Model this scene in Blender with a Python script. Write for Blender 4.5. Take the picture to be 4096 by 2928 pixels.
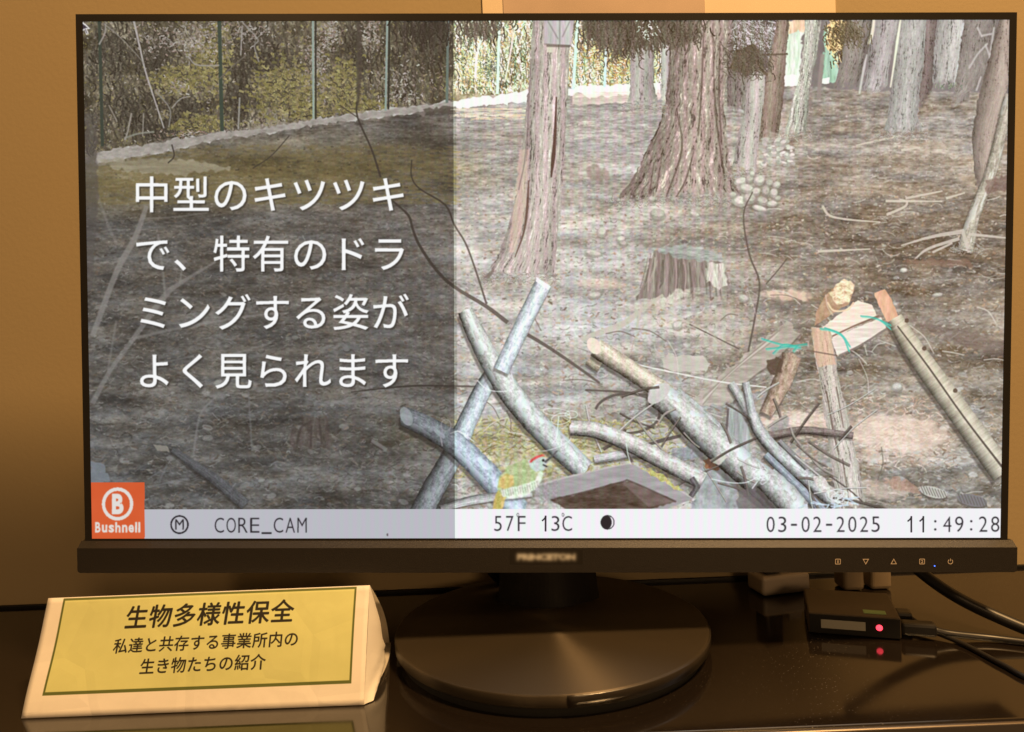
import bpy, bmesh, math, random
import numpy as np
from mathutils import Vector, Matrix

sc = bpy.context.scene
for o in list(bpy.data.objects):
    bpy.data.objects.remove(o)
random.seed(4)

# ------------------------------------------------------------------ camera
cam_d = bpy.data.cameras.new('camera')
cam_d.sensor_width = 36; cam_d.lens = 26; cam_d.clip_start = .01; cam_d.clip_end = 50
cam = bpy.data.objects.new('camera', cam_d)
sc.collection.objects.link(cam)
CAM = Vector((-.02296, -.48277, .2092))
PITCH, YAW, ROLL = .0286, -.00252, -.04095
fw = Vector((math.sin(YAW) * math.cos(PITCH), math.cos(YAW) * math.cos(PITCH), -math.sin(PITCH)))
rt = Vector((math.cos(YAW), -math.sin(YAW), 0))
up = rt.cross(fw)
rt, up = rt * math.cos(ROLL) + up * math.sin(ROLL), -rt * math.sin(ROLL) + up * math.cos(ROLL)
cam.matrix_world = Matrix((rt, up, -fw)).transposed().to_4x4()
cam.location = CAM
sc.camera = cam

# ------------------------------------------------------------------ room light
w = bpy.data.worlds.new('World'); sc.world = w; w.use_nodes = True
bg = w.node_tree.nodes['Background']
bg.inputs[0].default_value = (1., .62, .32, 1); bg.inputs[1].default_value = .09


def lamp(name, loc, target, size, watt, col):
    d = bpy.data.lights.new(name, 'AREA'); d.shape = 'DISK'; d.size = size; d.energy = watt; d.color = col
    o = bpy.data.objects.new(name, d); sc.collection.objects.link(o)
    o.location = loc
    o.rotation_euler = (Vector(target) - Vector(loc)).to_track_quat('-Z', 'Y').to_euler()
    return o


lamp('ceiling_downlight', (.66, -.60, 1.82), (0, 0, .2), .27, 61, (1., .59, .24))
lamp('far_downlight', (-.9, -2.2, 2.0), (0, 0, .1), .3, 8, (1., .60, .28))
lamp('low_fill_light', (.75, -2.6, .62), (0, 0, .05), .5, 9, (1., .60, .28))  # unseen low fill, added to brighten the wall and base under the monitor

sc.view_settings.view_transform = 'Standard'; sc.view_settings.look = 'None'
sc.view_settings.exposure = 0; sc.view_settings.gamma = 1; sc.view_settings.use_curve_mapping = False
sc.render.engine = 'CYCLES'
sc.cycles.max_bounces = 6


# ------------------------------------------------------------------ picture kit
# The display's picture and the print of the folded card are drawn here by code:
# noise, strokes, polygons and glyph outlines into a float array.
rng = np.random.default_rng(7)


def homography(src, dst):
    A, b = [], []
    for (x, y), (u, v) in zip(src, dst):
        A.append([x, y, 1, 0, 0, 0, -u * x, -u * y]); b.append(u)
        A.append([0, 0, 0, x, y, 1, -v * x, -v * y]); b.append(v)
    h = np.linalg.solve(np.array(A, float), np.array(b, float))
    return np.append(h, 1).reshape(3, 3)


def vnoise(h, w, cx, cy, seed):
    r = np.random.default_rng(seed)
    gh, gw = int(h / cy) + 3, int(w / cx) + 3
    g = r.random((gh, gw), dtype=np.float32)
    ys = np.arange(h, dtype=np.float32) / cy
    xs = np.arange(w, dtype=np.float32) / cx
    y0 = ys.astype(int); x0 = xs.astype(int)
    fy = ys - y0; fx = xs - x0
    fy = fy * fy * (3 - 2 * fy); fx = fx * fx * (3 - 2 * fx)
    a = g[y0] * (1 - fy)[:, None] + g[y0 + 1] * fy[:, None]
    return a[:, x0] * (1 - fx) + a[:, x0 + 1] * fx


def fbm(h, w, cx, cy, seed, octv=4, gain=.6):
    s = np.zeros((h, w), np.float32); amp = 1; tot = 0
    for o in range(octv):
        s += amp * vnoise(h, w, max(cx / 2 ** o, 1), max(cy / 2 ** o, 1), seed + o)
        tot += amp; amp *= gain
    return s / tot


def blur(a, n=1):
    for _ in range(n):
        p = np.pad(a, [(1, 1), (1, 1)] + [(0, 0)] * (a.ndim - 2), mode='edge')
        a = (p[:-2, 1:-1] + 2 * p[1:-1, 1:-1] + p[2:, 1:-1]) / 4
        p = np.pad(a, [(0, 0), (1, 1)] + [(0, 0)] * (a.ndim - 2), mode='edge')
        a = (p[:, :-2] + 2 * p[:, 1:-1] + p[:, 2:]) / 4
    return a


class Canvas:
    def __init__(self, w, h, H=None):
        self.w, self.h = w, h
        self.img = np.zeros((h, w, 3), np.float32)
        self.H = H

    def M(self, pts):
        p = np.atleast_2d(np.asarray(pts, float))
        if self.H is None:
            return p
        q = np.c_[p, np.ones(len(p))] @ self.H.T
        return q[:, :2] / q[:, 2:]

    def box(self, p, pad=3):
        x0 = int(max(0, np.floor(p[:, 0].min()) - pad)); x1 = int(min(self.w, np.ceil(p[:, 0].max()) + pad))
        y0 = int(max(0, np.floor(p[:, 1].min()) - pad)); y1 = int(min(self.h, np.ceil(p[:, 1].max()) + pad))
        return x0, x1, y0, y1

    def polymask(self, pts, rough=0, soft=1, seed=0):
        p = self.M(pts)
        if rough:
            r = np.random.default_rng(seed + 5)
            q = []
            for a, b in zip(p, np.roll(p, -1, 0)):
                n = max(1, int(np.hypot(*(b - a)) / 7))
                t = np.arange(n)[:, None] / n
                q.append(a + (b - a) * t + r.normal(0, rough, (n, 2)) * (t > 0))
            p = np.concatenate(q)
        x0, x1, y0, y1 = self.box(p)
        if x1 <= x0 or y1 <= y0:
            return None
        ys = np.arange(y0, y1) + .5; xs = np.arange(x0, x1) + .5
        m = np.zeros((y1 - y0, x1 - x0), bool)
        for a, b in zip(p, np.roll(p, -1, 0)):
            if a[1] == b[1]:
                continue
            c = (ys > min(a[1], b[1])) & (ys <= max(a[1], b[1]))
            if not c.any():
                continue
            xi = a[0] + (ys[c] - a[1]) / (b[1] - a[1]) * (b[0] - a[0])
            m[c] ^= xs[None, :] > xi[:, None]
        m = m.astype(np.float32)
        return (blur(m, soft) if soft else m), (x0, x1, y0, y1)

    def put(self, m, bx, col, a=1.):
        x0, x1, y0, y1 = bx
        s = self.img[y0:y1, x0:x1]
        k = (m * a)[..., None]
        s[:] = s * (1 - k) + np.asarray(col, np.float32) * k

    def poly(self, pts, col, a=1., rough=0, soft=1, tex=0, cell=(6, 6), seed=0):
        r = self.polymask(pts, rough, soft, seed)
        if r is None:
            return
        m, bx = r
        col = np.asarray(col, np.float32)
        if tex:
            n = fbm(m.shape[0], m.shape[1], cell[0], cell[1], seed + 11, 3) - .5
            col = col[None, None] + n[..., None] * tex
        self.put(m, bx, col, a)

    def ell(self, cx, cy, rx, ry, col, a=1., ang=0., **k):
        t = np.linspace(0, 2 * np.pi, 25)[:-1]
        x, y = rx * np.cos(t), ry * np.sin(t)
        c, s = math.cos(ang), math.sin(ang)
        self.poly(np.c_[cx + x * c - y * s, cy + x * s + y * c], col, a, **k)

    def trunk(self, pts, col, fis=40, cell=(.1, 60), shade=.35, lightx=.35, rough=1.2, seed=0, hi=None, a=1., foot=16):
        """bark-covered trunk: fissures follow the trunk's own left and right edge"""
        r = self.polymask(pts, rough, 1, seed)
        if r is None:
            return
        m, bx = r
        hh, ww = m.shape
        on = m > .3
        L = np.where(on.any(1), on.argmax(1), 0).astype(np.float32)
        R = np.where(on.any(1), ww - on[:, ::-1].argmax(1), ww).astype(np.float32)
        L = np.convolve(np.pad(L, 4, 'edge'), np.ones(9) / 9, 'valid'); R = np.convolve(np.pad(R, 4, 'edge'), np.ones(9) / 9, 'valid')
        t = (np.arange(ww)[None] - L[:, None]) / np.maximum(R - L, 2)[:, None]
        t = np.clip(t, 0, 1)
        NW = 400
        tex = fbm(hh, NW, cell[0] * NW, cell[1], seed + 1, 4, .7)
        wob = (fbm(hh, NW, 120, 40, seed + 9, 2) - .5) * 16
        ti = np.clip(t * (NW - 1) + wob[:, :1], 0, NW - 1).astype(int)
        n = tex[np.arange(hh)[:, None], ti] - .5
        pl = fbm(hh, NW, .022 * NW, cell[1] * .22, seed + 2, 3, .7)
        n = n * .62 + (pl[np.arange(hh)[:, None], ti] - .5) * .62 + (fbm(hh, ww, 5, 5, seed + 6, 2) - .5) * .3
        big = fbm(hh, ww, 30, 50, seed + 4, 3) - .5
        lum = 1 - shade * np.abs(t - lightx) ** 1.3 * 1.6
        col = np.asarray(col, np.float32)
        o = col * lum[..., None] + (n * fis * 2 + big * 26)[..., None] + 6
        crack = np.clip((.36 - (n + .5)) * 8, 0, 1)[..., None]
        o = o * (1 - .28 * crack)
        if hi is not None:
            o = o + np.clip((n - .13) * 6, 0, 1)[..., None] * np.asarray(hi, np.float32)
        if foot:
            ys = np.arange(hh, dtype=np.float32)[:, None]
            bot = np.where(on.any(0), hh - on[::-1].argmax(0), hh)[None]
            m = m * np.clip((bot - ys) / foot - .1 + (fbm(hh, ww, 9, 12, seed + 7, 2) - .5) * 2.2, 0, 1)
        self.put(m, bx, o, a)

    def log(self, path, widths, col, shade=.5, light=-.35, tex=26, spots=0, spotcol=(225, 228, 225), seed=0, a=1., rough=.13, soft=1, cell=(26, 7), speck=70):
        """round stick along a path: light across it, bark noise along it"""
        p = self.M(path)
        w = np.interp(np.linspace(0, 1, len(p)), np.linspace(0, 1, len(np.atleast_1d(widths))), np.atleast_1d(widths)) / 2
        if 2 < len(p) < 12:
            q = np.concatenate([2 * p[:1] - p[1:2], p, 2 * p[-1:] - p[-2:-1]]); o_, w_ = [], []
            for i in range(1, len(q) - 2):
                for t in (0, .25, .5, .75):
                    o_.append(.5 * (2 * q[i] + (q[i + 1] - q[i - 1]) * t + (2 * q[i - 1] - 5 * q[i] + 4 * q[i + 1] - q[i + 2]) * t * t + (3 * q[i] - q[i - 1] - 3 * q[i + 1] + q[i + 2]) * t ** 3))
                    w_.append(w[i - 1] + (w[i] - w[i - 1]) * t)
            p = np.array(o_ + [p[-1]]); w = np.array(w_ + [w[-1]])
        x0, x1, y0, y1 = self.box(p, int(w.max()) + 4)
        if x1 <= x0 or y1 <= y0:
            return
        X, Y = np.meshgrid(np.arange(x0, x1) + .5, np.arange(y0, y1) + .5)
        best = np.full(X.shape, 1e9, np.float32); T = np.zeros_like(best); S = np.zeros_like(best); Wd = np.ones_like(best)
        s0 = 0
        for i in range(len(p) - 1):
            d = p[i + 1] - p[i]; l = np.hypot(*d) + 1e-6; d = d / l
            u = (X - p[i, 0]) * d[0] + (Y - p[i, 1]) * d[1]
            v = -(X - p[i, 0]) * d[1] + (Y - p[i, 1]) * d[0]
            end = (i == len(p) - 2); st = (i == 0)
            uc = np.clip(u, 0, l)
            ww = w[i] + (w[i + 1] - w[i]) * uc / l
            over = np.abs(u - uc)
            dist = np.hypot(v, over) / ww
            if st or end:
                dist = np.where((over > 1.2) & (((u < 0) & st) | ((u > l) & end)), 9, dist)
            k = dist < best
            best = np.where(k, dist, best); T = np.where(k, v / ww, T); S = np.where(k, s0 + uc, S); Wd = np.where(k, ww, Wd)
            s0 += l
        if rough:
            best = best + (fbm(*best.shape, 14, 14, seed + 3, 3) - .5) * rough
        m = np.clip((1 - best) * Wd + .5, 0, 1).astype(np.float32)
        if soft:
            m = blur(m, soft)
        if tex and shade > .4 and Wd.max() > 6:
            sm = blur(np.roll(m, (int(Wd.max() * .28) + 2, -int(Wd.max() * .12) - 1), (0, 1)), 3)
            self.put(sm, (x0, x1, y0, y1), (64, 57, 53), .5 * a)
        hh = int(s0) + 2
        NW = 64
        n1 = fbm(NW, hh, cell[0], cell[1], seed + 1, 3, .7) - .5
        n = n1[np.clip(((T + 1) * .5 * (NW - 1)), 0, NW - 1).astype(int), np.clip(S, 0, hh - 1).astype(int)]
        lum = 1 - 1.0 * shade * np.clip(np.abs(T - light) / 1.35, 0, 1) ** 1.9
        col = np.asarray(col, np.float32)
        o = col * lum[..., None] + n[..., None] * tex * 2.3
        if tex:
            o = o + ((fbm(*X.shape, 7, 7, seed + 31, 3, .8) - .5) * speck)[..., None] * np.clip(Wd / 14, .3, 1)[..., None]
        if spots:
            n2 = fbm(NW, hh, 30, 16, seed + 21, 2, .5)
            q = np.clip((n2[np.clip(((T + 1) * .5 * (NW - 1)), 0, NW - 1).astype(int), np.clip(S, 0, hh - 1).astype(int)] - (1 - spots)) * 12, 0, 1)[..., None]
            o = o * (1 - .75 * q) + np.asarray(spotcol, np.float32) * lum[..., None] * .75 * q
        self.put(m, (x0, x1, y0, y1), o, a)

    def line(self, path, w, col, a=1., soft=1):
        self.log(path, [w] if np.isscalar(w) else w, col, shade=0, tex=0, a=a, soft=soft, rough=0)

    def strokes(self, xy, ang, ln, col, a=.8, wid=1, curve=None, canvas_xy=False):
        """many small strokes at once; xy in picture units"""
        p = np.asarray(xy, np.float32) if canvas_xy else self.M(xy).astype(np.float32)
        n = len(p)
        ang = np.broadcast_to(ang, n).astype(np.float32); ln = np.broadcast_to(ln, n).astype(np.float32)
        col = np.broadcast_to(np.asarray(col, np.float32), (n, 3)); a = np.broadcast_to(a, n).astype(np.float32)
        curve = np.zeros(n, np.float32) if curve is None else curve
        K = int(min(60, max(3, np.ceil(ln.max() * 1.3))))
        t = np.linspace(-.5, .5, K, dtype=np.float32)[None]
        an = ang[:, None] + curve[:, None] * t
        x = p[:, :1] + np.cos(an) * t * ln[:, None]; y = p[:, 1:] + np.sin(an) * t * ln[:, None]
        for w in range(wid):
            xi = (x - np.sin(ang)[:, None] * w).astype(int); yi = (y + np.cos(ang)[:, None] * w).astype(int)
            ok = (xi >= 0) & (xi < self.w) & (yi >= 0) & (yi < self.h)
            f = (yi * self.w + xi)[ok]
            c = np.broadcast_to(col[:, None], x.shape + (3,))[ok]; al = np.broadcast_to(a[:, None], x.shape)[ok][:, None]
            fl = self.img.reshape(-1, 3)
            fl[f] = fl[f] * (1 - al) + c * al

    def glyphs(self, tris, col, a=1., shadow=None, soft=1, bold=0):
        """tris: (n,3,2) canvas coordinates"""
        if not len(tris):
            return
        p = tris.reshape(-1, 2)
        x0, x1, y0, y1 = self.box(p, 8)
        SS = 2
        m = np.zeros(((y1 - y0) * SS, (x1 - x0) * SS), bool)
        q = (tris - np.array([x0, y0])) * SS
        for t in q:
            ax, ay = np.floor(t.min(0)).astype(int) - 1; bx, by = np.ceil(t.max(0)).astype(int) + 1
            ax, ay = max(ax, 0), max(ay, 0)
            X, Y = np.meshgrid(np.arange(ax, min(bx, m.shape[1])) + .5, np.arange(ay, min(by, m.shape[0])) + .5)
            if X.size == 0:
                continue
            e = [(t[(i + 1) % 3, 0] - t[i, 0]) * (Y - t[i, 1]) - (t[(i + 1) % 3, 1] - t[i, 1]) * (X - t[i, 0]) for i in range(3)]
            ins = ((e[0] >= 0) & (e[1] >= 0) & (e[2] >= 0)) | ((e[0] <= 0) & (e[1] <= 0) & (e[2] <= 0))
            m[ay:ay + ins.shape[0], ax:ax + ins.shape[1]] |= ins
        for _ in range(bold):
            q_ = np.pad(m, 1)
            m = q_[1:-1, 1:-1] | q_[:-2, 1:-1] | q_[2:, 1:-1] | q_[1:-1, :-2] | q_[1:-1, 2:]
        m = m.reshape(y1 - y0, SS, x1 - x0, SS).mean((1, 3)).astype(np.float32)
        bx = (x0, x1, y0, y1)
        if shadow:
            sh = blur(np.roll(m, (3, 3), (0, 1)), 5)
            self.put(np.clip(sh * 1.3, 0, 1), bx, shadow, .6)
        self.put(blur(m, soft) if soft else m, bx, col, a)


def text_tris(s, off=0., shear=0.):
    """glyph outlines of a string as triangles, em = 1, y down, and the advance box"""
    cu = bpy.data.curves.new('lettering', 'FONT')
    cu.body = s; cu.size = 1; cu.offset = off; cu.shear = shear; cu.resolution_u = 4; cu.fill_mode = 'FRONT'
    ob = bpy.data.objects.new('lettering', cu)
    bpy.context.scene.collection.objects.link(ob)
    dg = bpy.context.evaluated_depsgraph_get()
    me = ob.evaluated_get(dg).to_mesh()
    me.calc_loop_triangles()
    v = np.zeros(len(me.vertices) * 3, np.float32); me.vertices.foreach_get('co', v)
    t = np.zeros(len(me.loop_triangles) * 3, np.int32); me.loop_triangles.foreach_get('vertices', t)
    v = v.reshape(-1, 3)[:, :2] * [1, -1]
    ob.evaluated_get(dg).to_mesh_clear()
    bpy.data.objects.remove(ob); bpy.data.curves.remove(cu)
    return v[t.reshape(-1, 3)]


def fit_tris(tr, x0, y0, x1, y1):
    p = tr.reshape(-1, 2); a, b = p.min(0), p.max(0)
    return (tr - a) / np.maximum(b - a, 1e-6) * [x1 - x0, y1 - y0] + [x0, y0]


_gl = {}


def glyph(ch, off=0.):
    if (ch, off) not in _gl:
        _gl[ch, off] = text_tris(ch, off)
    return _gl[ch, off]


def to_image(name, arr):
    h, w = arr.shape[:2]
    im = bpy.data.images.new(name, w, h, alpha=False, float_buffer=False)
    px = np.ones((h, w, 4), np.float32)
    px[..., :3] = np.clip(arr / 255., 0, 1)[::-1]
    im.pixels.foreach_set(px.ravel())
    im.update(); im.pack()
    return im


# ------------------------------------------------------------------ the picture on the display
def forest_picture():
    PW, PH = 2040, 1148
    quad = [(181.4, 45.6), (2239, 42.6), (2220.4, 1195), (206.3, 1194.8)]
    C = Canvas(PW, PH, homography(quad, [(0, 0), (PW, 0), (PW, PH), (0, PH)]))
    R = np.random.default_rng(3)
    U = R.uniform
    YY, XX = np.mgrid[0:PH, 0:PW].astype(np.float32)
    VX = XX * 2040 / PW + 190; VY = YY + 44          # close to drawing units

    # ---- forest floor
    n1 = fbm(PH, PW, 90, 30, 1, 5, .62); n2 = fbm(PH, PW, 9, 5, 2, 3, .8); n3 = fbm(PH, PW, 260, 110, 3, 3)
    base = np.empty((PH, PW, 3), np.float32)
    base[:] = (176, 170, 166)
    rightness = np.clip((VX - 1420) / 420, 0, 1)[..., None]
    base = base * (1 - rightness) + np.array([132, 120, 110], np.float32) * rightness
    far = np.clip((400 - VY) / 200, 0, 1)[..., None] * (VX > 1300)[..., None]
    base = base * (1 - .6 * far) + np.array([166, 160, 157], np.float32) * .6 * far
    low = np.clip((VY - 620) / 400, 0, 1)[..., None]
    base = base * (1 - low * .35) + np.array([170, 164, 150], np.float32) * low * .35
    lf = np.clip((1010 - VX) / 500, 0, 1)[..., None]
    base = base * (1 - .6 * lf) + np.array([150, 146, 139], np.float32) * .6 * lf
    base = base * (1 - .13 * (VX < 1012))[..., None]
    olive = np.clip(1 - np.abs(VY - 385 + (VX - 400) * .05) / 95, 0, 1) * np.clip((1150 - VX) / 400, 0, 1)
    base = base * (1 - .65 * olive[..., None]) + np.array([180, 160, 92], np.float32) * .65 * olive[..., None]
    moss = np.clip(1 - np.hypot((VX - 1200) / 230, (VY - 985) / 85), 0, 1) ** .7
    base = base * (1 - .6 * moss[..., None]) + np.array([168, 155, 100], np.float32) * .6 * moss[..., None]
    moss2 = np.clip(1 - np.hypot((VX - 950) / 160, (VY - 950) / 60), 0, 1)
    base = base * (1 - .5 * moss2[..., None]) + np.array([158, 148, 104], np.float32) * .5 * moss2[..., None]
    pink = np.clip(1 - np.hypot((VX - 1990) / 150, (VY - 965) / 75), 0, 1) ** .6 + .8 * np.clip(1 - np.hypot((VX - 1780) / 120, (VY - 935) / 40), 0, 1)
    pink = np.clip(pink, 0, 1)
    base = base * (1 - .75 * pink[..., None]) + np.array([226, 200, 182], np.float32) * .75 * pink[..., None]
    pt = np.clip((VY - 190) / 850, 0, 1)
    mid = (fbm(PH, PW, 18, 4, 6, 3, .7) - .5) * (1 - pt) + (fbm(PH, PW, 52, 20, 16, 4, .75) - .5) * pt
    band = fbm(PH, PW, 420, 44, 26, 3, .6)
    calm = np.clip(olive * 1.6, 0, 1) * (VX < 1010)
    mid = mid * (1 - .75 * calm)
    C.img = base + ((n1 - .5) * 70 + (n2 - .5) * 50 + (n3 - .5) * 34 + (band - .5) * 75 + mid * 105)[..., None]
    C.img += ((fbm(PH, PW, 60, 18, 8, 3) - .5) * 22)[..., None] * np.array([1, .3, -.6], np.float32)

    def scatter(n, x0, x1, y0, y1, cols, l0, l1, a=.8, spread=.5, wid=1, curv=.7, bias=0., pers=True):
        y = U(y0, y1, n); x = U(x0, x1, n)
        s = np.clip((y - 150) / 700, .25, 1.3) if pers else np.ones(n)
        cols = np.asarray(cols, np.float32)
        c = cols[R.integers(0, len(cols), n)] + R.normal(0, 9, (n, 1))
        C.strokes(np.c_[x, y], bias + R.normal(0, spread, n), U(l0, l1, n) * s, c, a * U(.5, 1, n), wid, R.normal(0, curv, n))

    lit = [(196, 190, 184), (214, 210, 206), (204, 196, 182), (186, 180, 172), (232, 229, 226)]
    drk = [(104, 98, 92), (116, 110, 103), (92, 86, 80), (130, 122, 114)]
    wrm = [(186, 166, 148), (176, 152, 132), (192, 172, 148)]
    for k in range(2):
        scatter(4200, 185, 2240, 215, 1150, drk, 4, 15, .6, .4, 2 if k else 1)
        scatter(5200, 185, 2240, 215, 1150, lit, 3, 11, .55, .45, 1 + (k == 1))
        scatter(1500, 185, 2240, 215, 1150, wrm, 4, 15, .5, .4, 2)
    scatter(900, 185, 2240, 520, 1150, lit, 12, 28, .42, .4, 2, .5)
    scatter(700, 185, 2240, 420, 1150, drk, 12, 36, .5, .35, 2, .7)
    scatter(260, 185, 2240, 480, 1150, [(216, 210, 204), (204, 196, 188)], 24, 60, .55, .3, 1, .5)
    scatter(170, 1500, 2240, 260, 620, [(206, 200, 192), (190, 182, 172)], 30, 90, .75, .16, 2, .5)
    scatter(900, 1010, 1520, 930, 1060, [(190, 176, 110), (160, 148, 82), (205, 196, 140), (110, 100, 60)], 8, 26, .75, .5, 2)
    scatter(700, 1700, 2120, 880, 1040, [(236, 216, 200), (205, 170, 148), (150, 128, 112)], 6, 22, .7, .4, 2)
    sp = np.c_[U(185, 2240, 700), U(240, 1150, 700)]
    for (x, y) in sp[:300]:
        s = np.clip((y - 150) / 700, .2, 1.2) * U(2, 7)
        C.ell(x, y, s * 1.5, s * .8, np.array([1, .985, .96]) * U(175, 225), .55, U(-.4, .4), rough=.8)
    leafc = [(176, 146, 120), (150, 122, 100), (206, 190, 170), (128, 106, 90), (188, 160, 134), (214, 204, 192), (112, 94, 82)]
    scatter(1500, 1010, 2240, 420, 1130, leafc, 6, 13, .65, .5, 4, .2)
    scatter(700, 1300, 2240, 250, 520, leafc, 8, 16, .32, .2, 3, .2)
    scatter(800, 190, 1010, 480, 1130, leafc, 6, 13, .45, .5, 4, .2)
    # flat open floor between the fence and the middle of the left half
    scatter(1800, 190, 1010, 320, 450, [(176, 158, 96), (188, 170, 108), (160, 144, 88)], 30, 90, .4, .08, 4, .1)
    scatter(90, 400, 1170, 250, 420, [(90, 84, 74)], 12, 30, .6, .1, 3, .2)
    scatter(900, 1010, 1480, 225, 360, [(176, 170, 172), (150, 144, 146), (120, 112, 112)], 16, 60, .45, .1, 2, .2, pers=False)

    C.img = blur(C.img, 1) * .75 + blur(C.img, 4) * .25

    # ---- the brush behind the fence
    edge = [(181, 352), (214, 338), (300, 322), (480, 292), (560, 287), (700, 262), (860, 240), (1000, 224), (1170, 199), (1290, 192), (1480, 184), (1720, 182), (2240, 200)]
    veg = C.polymask([(170, 30)] + edge + [(2250, 30)], 2.5, 1, 4)
    m, (bx0, bx1, by0, by1) = veg
    hh, ww = m.shape
    vn = fbm(hh, ww, 60, 44, 31, 5, .7); vs = fbm(hh, ww, 7, 9, 35, 3, .8)
    vcol = np.empty((hh, ww, 3), np.float32); vcol[:] = (164, 154, 128)
    vcol = vcol + ((vn - .5) * 190 + (vs - .5) * 90)[..., None]
    C.put(m, (bx0, bx1, by0, by1), vcol)

    def brush(n, x0, x1, y0, y1, cols, l0, l1, a=.85, bias=1.2, spread=.7, wid=2):
        y = U(y0, y1, n); x = U(x0, x1, n)
        ey = np.interp(x, [q[0] for q in edge], [q[1] for q in edge]) - 3
        k = y < ey
        cols = np.asarray(cols, np.float32)
        c = cols[R.integers(0, len(cols), n)] + R.normal(0, 12, (n, 1))
        C.strokes(np.c_[x, y][k], (bias + R.normal(0, spread, n))[k], U(l0, l1, n)[k], c[k], (a * U(.5, 1, n))[k], wid, R.normal(0, .8, n)[k])

    def clump(cx, cy, rx, ry, n, cols, l0, l1, bias=.3, spread=.7, wid=2, a=.85):
        x = cx + rx * R.normal(0, .52, n); y = cy + ry * R.normal(0, .52, n)
        ey = np.interp(x, [q[0] for q in edge], [q[1] for q in edge]) - 2
        k = y < ey
        cols = np.asarray(cols, np.float32)
        c = cols[R.integers(0, len(cols), n)] + R.normal(0, 12, (n, 1))
        C.strokes(np.c_[x, y][k], (bias + R.normal(0, spread, n))[k], U(l0, l1, n)[k], c[k], (a * U(.5, 1, n))[k], wid, R.normal(0, .6, n)[k])

    deep = [(118, 111, 98), (130, 122, 107), (104, 97, 86), (142, 134, 117)]
    pale = [(215, 208, 205), (236, 232, 228), (196, 186, 176), (205, 180, 170)]
    grn = [(206, 196, 118), (188, 178, 100), (220, 210, 146), (160, 152, 92), (200, 186, 134)]
    brush(2600, 181, 1010, 40, 340, deep, 8, 26, .6, 1.35, .4, 3)
    brush(2200, 181, 1010, 40, 330, pale + grn, 3, 8, .7, .8, 1.2, 3)
    for (cx, cy, rx, ry) in [(250, 110, 60, 60), (290, 240, 70, 60), (560, 90, 50, 40), (590, 135, 60, 30), (790, 120, 40, 80), (890, 160, 60, 110), (960, 90, 60, 60), (370, 290, 60, 20), (420, 255, 40, 40), (530, 200, 26, 80), (350, 120, 40, 50)]:
        clump(cx, cy, rx, ry, 260, deep + [(86, 79, 68), (96, 88, 74)], 10, 28, 1.4, .4, 4, .75)
    for (cx, cy, rx, ry, n) in [(630, 195, 70, 60, 420), (395, 172, 50, 28, 170), (765, 195, 40, 60, 240), (440, 272, 60, 22, 140), (690, 245, 30, 22, 90), (470, 130, 40, 70, 150), (810, 235, 50, 18, 100)]:
        clump(cx, cy, rx, ry, int(n * 2.1), grn, 5, 12, .2, .6, 5, .85)
        clump(cx, cy + 6, rx, ry, n // 3, deep, 5, 14, .3, .6, 3, .7)
    for (cx, cy, rx, ry, n) in [(430, 85, 80, 45, 320), (700, 130, 24, 60, 190), (820, 60, 20, 60, 170), (735, 75, 22, 30, 100), (400, 190, 30, 16, 40), (880, 190, 50, 70, 150), (560, 70, 50, 26, 90), (335, 90, 40, 50, 60)]:
        clump(cx, cy, rx, ry, n, pale, 3, 9, .6, 1.0, 3, .85)
    # bright brush right of the caption panel
    br = [(240, 246, 238), (250, 250, 246), (206, 220, 196), (226, 220, 190)]
    brush(2600, 1008, 1480, 44, 205, br, 4, 14, .9, 1.3, .6, 3)
    brush(700, 1008, 1480, 44, 205, [(170, 178, 140), (190, 176, 110), (214, 170, 120), (120, 150, 120)], 5, 20, .8, 1.3, .6)
    brush(520, 1008, 1480, 44, 205, [(90, 96, 82), (70, 72, 62), (110, 112, 96)], 6, 30, .8, 1.5, .25)
    clump(1360, 120, 70, 60, 420, [(190, 170, 100), (205, 190, 130), (170, 130, 90), (230, 220, 190)], 6, 18, .3, .6)
    clump(1060, 150, 40, 40, 200, [(220, 214, 150), (240, 240, 226), (170, 160, 100)], 5, 14, .5, .7)
    clump(1085, 150, 26, 30, 160, [(70, 84, 78), (110, 126, 116)], 4, 9, .8, .9, 1)
    # grey depth of the stand at the right
    C.poly([(1615, 38), (2250, 38), (2250, 205), (1900, 200), (1700, 185), (1600, 185)], (126, 119, 120), 1, 2, 3, 50, (40, 60), 55)
    for (x0, y0, x1, y1, c) in [(1742, 46, 1782, 168, (214, 226, 212)), (1828, 60, 1862, 182, (164, 196, 178)), (1838, 44, 1880, 110, (224, 190, 140)), (1744, 44, 1790, 70, (226, 196, 170))]:
        C.poly([(x0, y0), (x1, y0), (x1 - 6, y1), (x0 - 4, y1)], c, .95, 3, 2, 70, (5, 24), int(x0))
    clump(1858, 90, 26, 40, 260, [(70, 58, 44), (90, 70, 50), (236, 210, 160)], 8, 20, 1.2, .5)
    C.poly([(1735, 166), (1774, 164), (1772, 190), (1733, 190)], (252, 252, 250), 1, 1)
    C.poly([(1822, 174), (1840, 170), (1838, 184), (1822, 184)], (248, 248, 244), .9, 1)

    # pale kerb of snow and gravel along the fence
    top = edge[1:11]
    bot = [(1480, 197), (1290, 204), (1165, 226), (1000, 239), (860, 256), (700, 277), (560, 299), (470, 311), (380, 334), (300, 346), (214, 364)]
    C.poly(top + bot, (240, 240, 240), .95, 2.2, 1, 44, (16, 10), 77)
    C.poly([(181, 352), (214, 336), (480, 290), (700, 260), (860, 238), (1006, 222), (1006, 241), (860, 258), (700, 280), (470, 314), (214, 368)], (200, 190, 182), .55, 3, 2, 90, (14, 8), 76)
    clump(600, 292, 260, 10, 200, [(160, 150, 140), (226, 206, 200), (120, 112, 104)], 4, 14, .2, .5, 2, .6)
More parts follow.
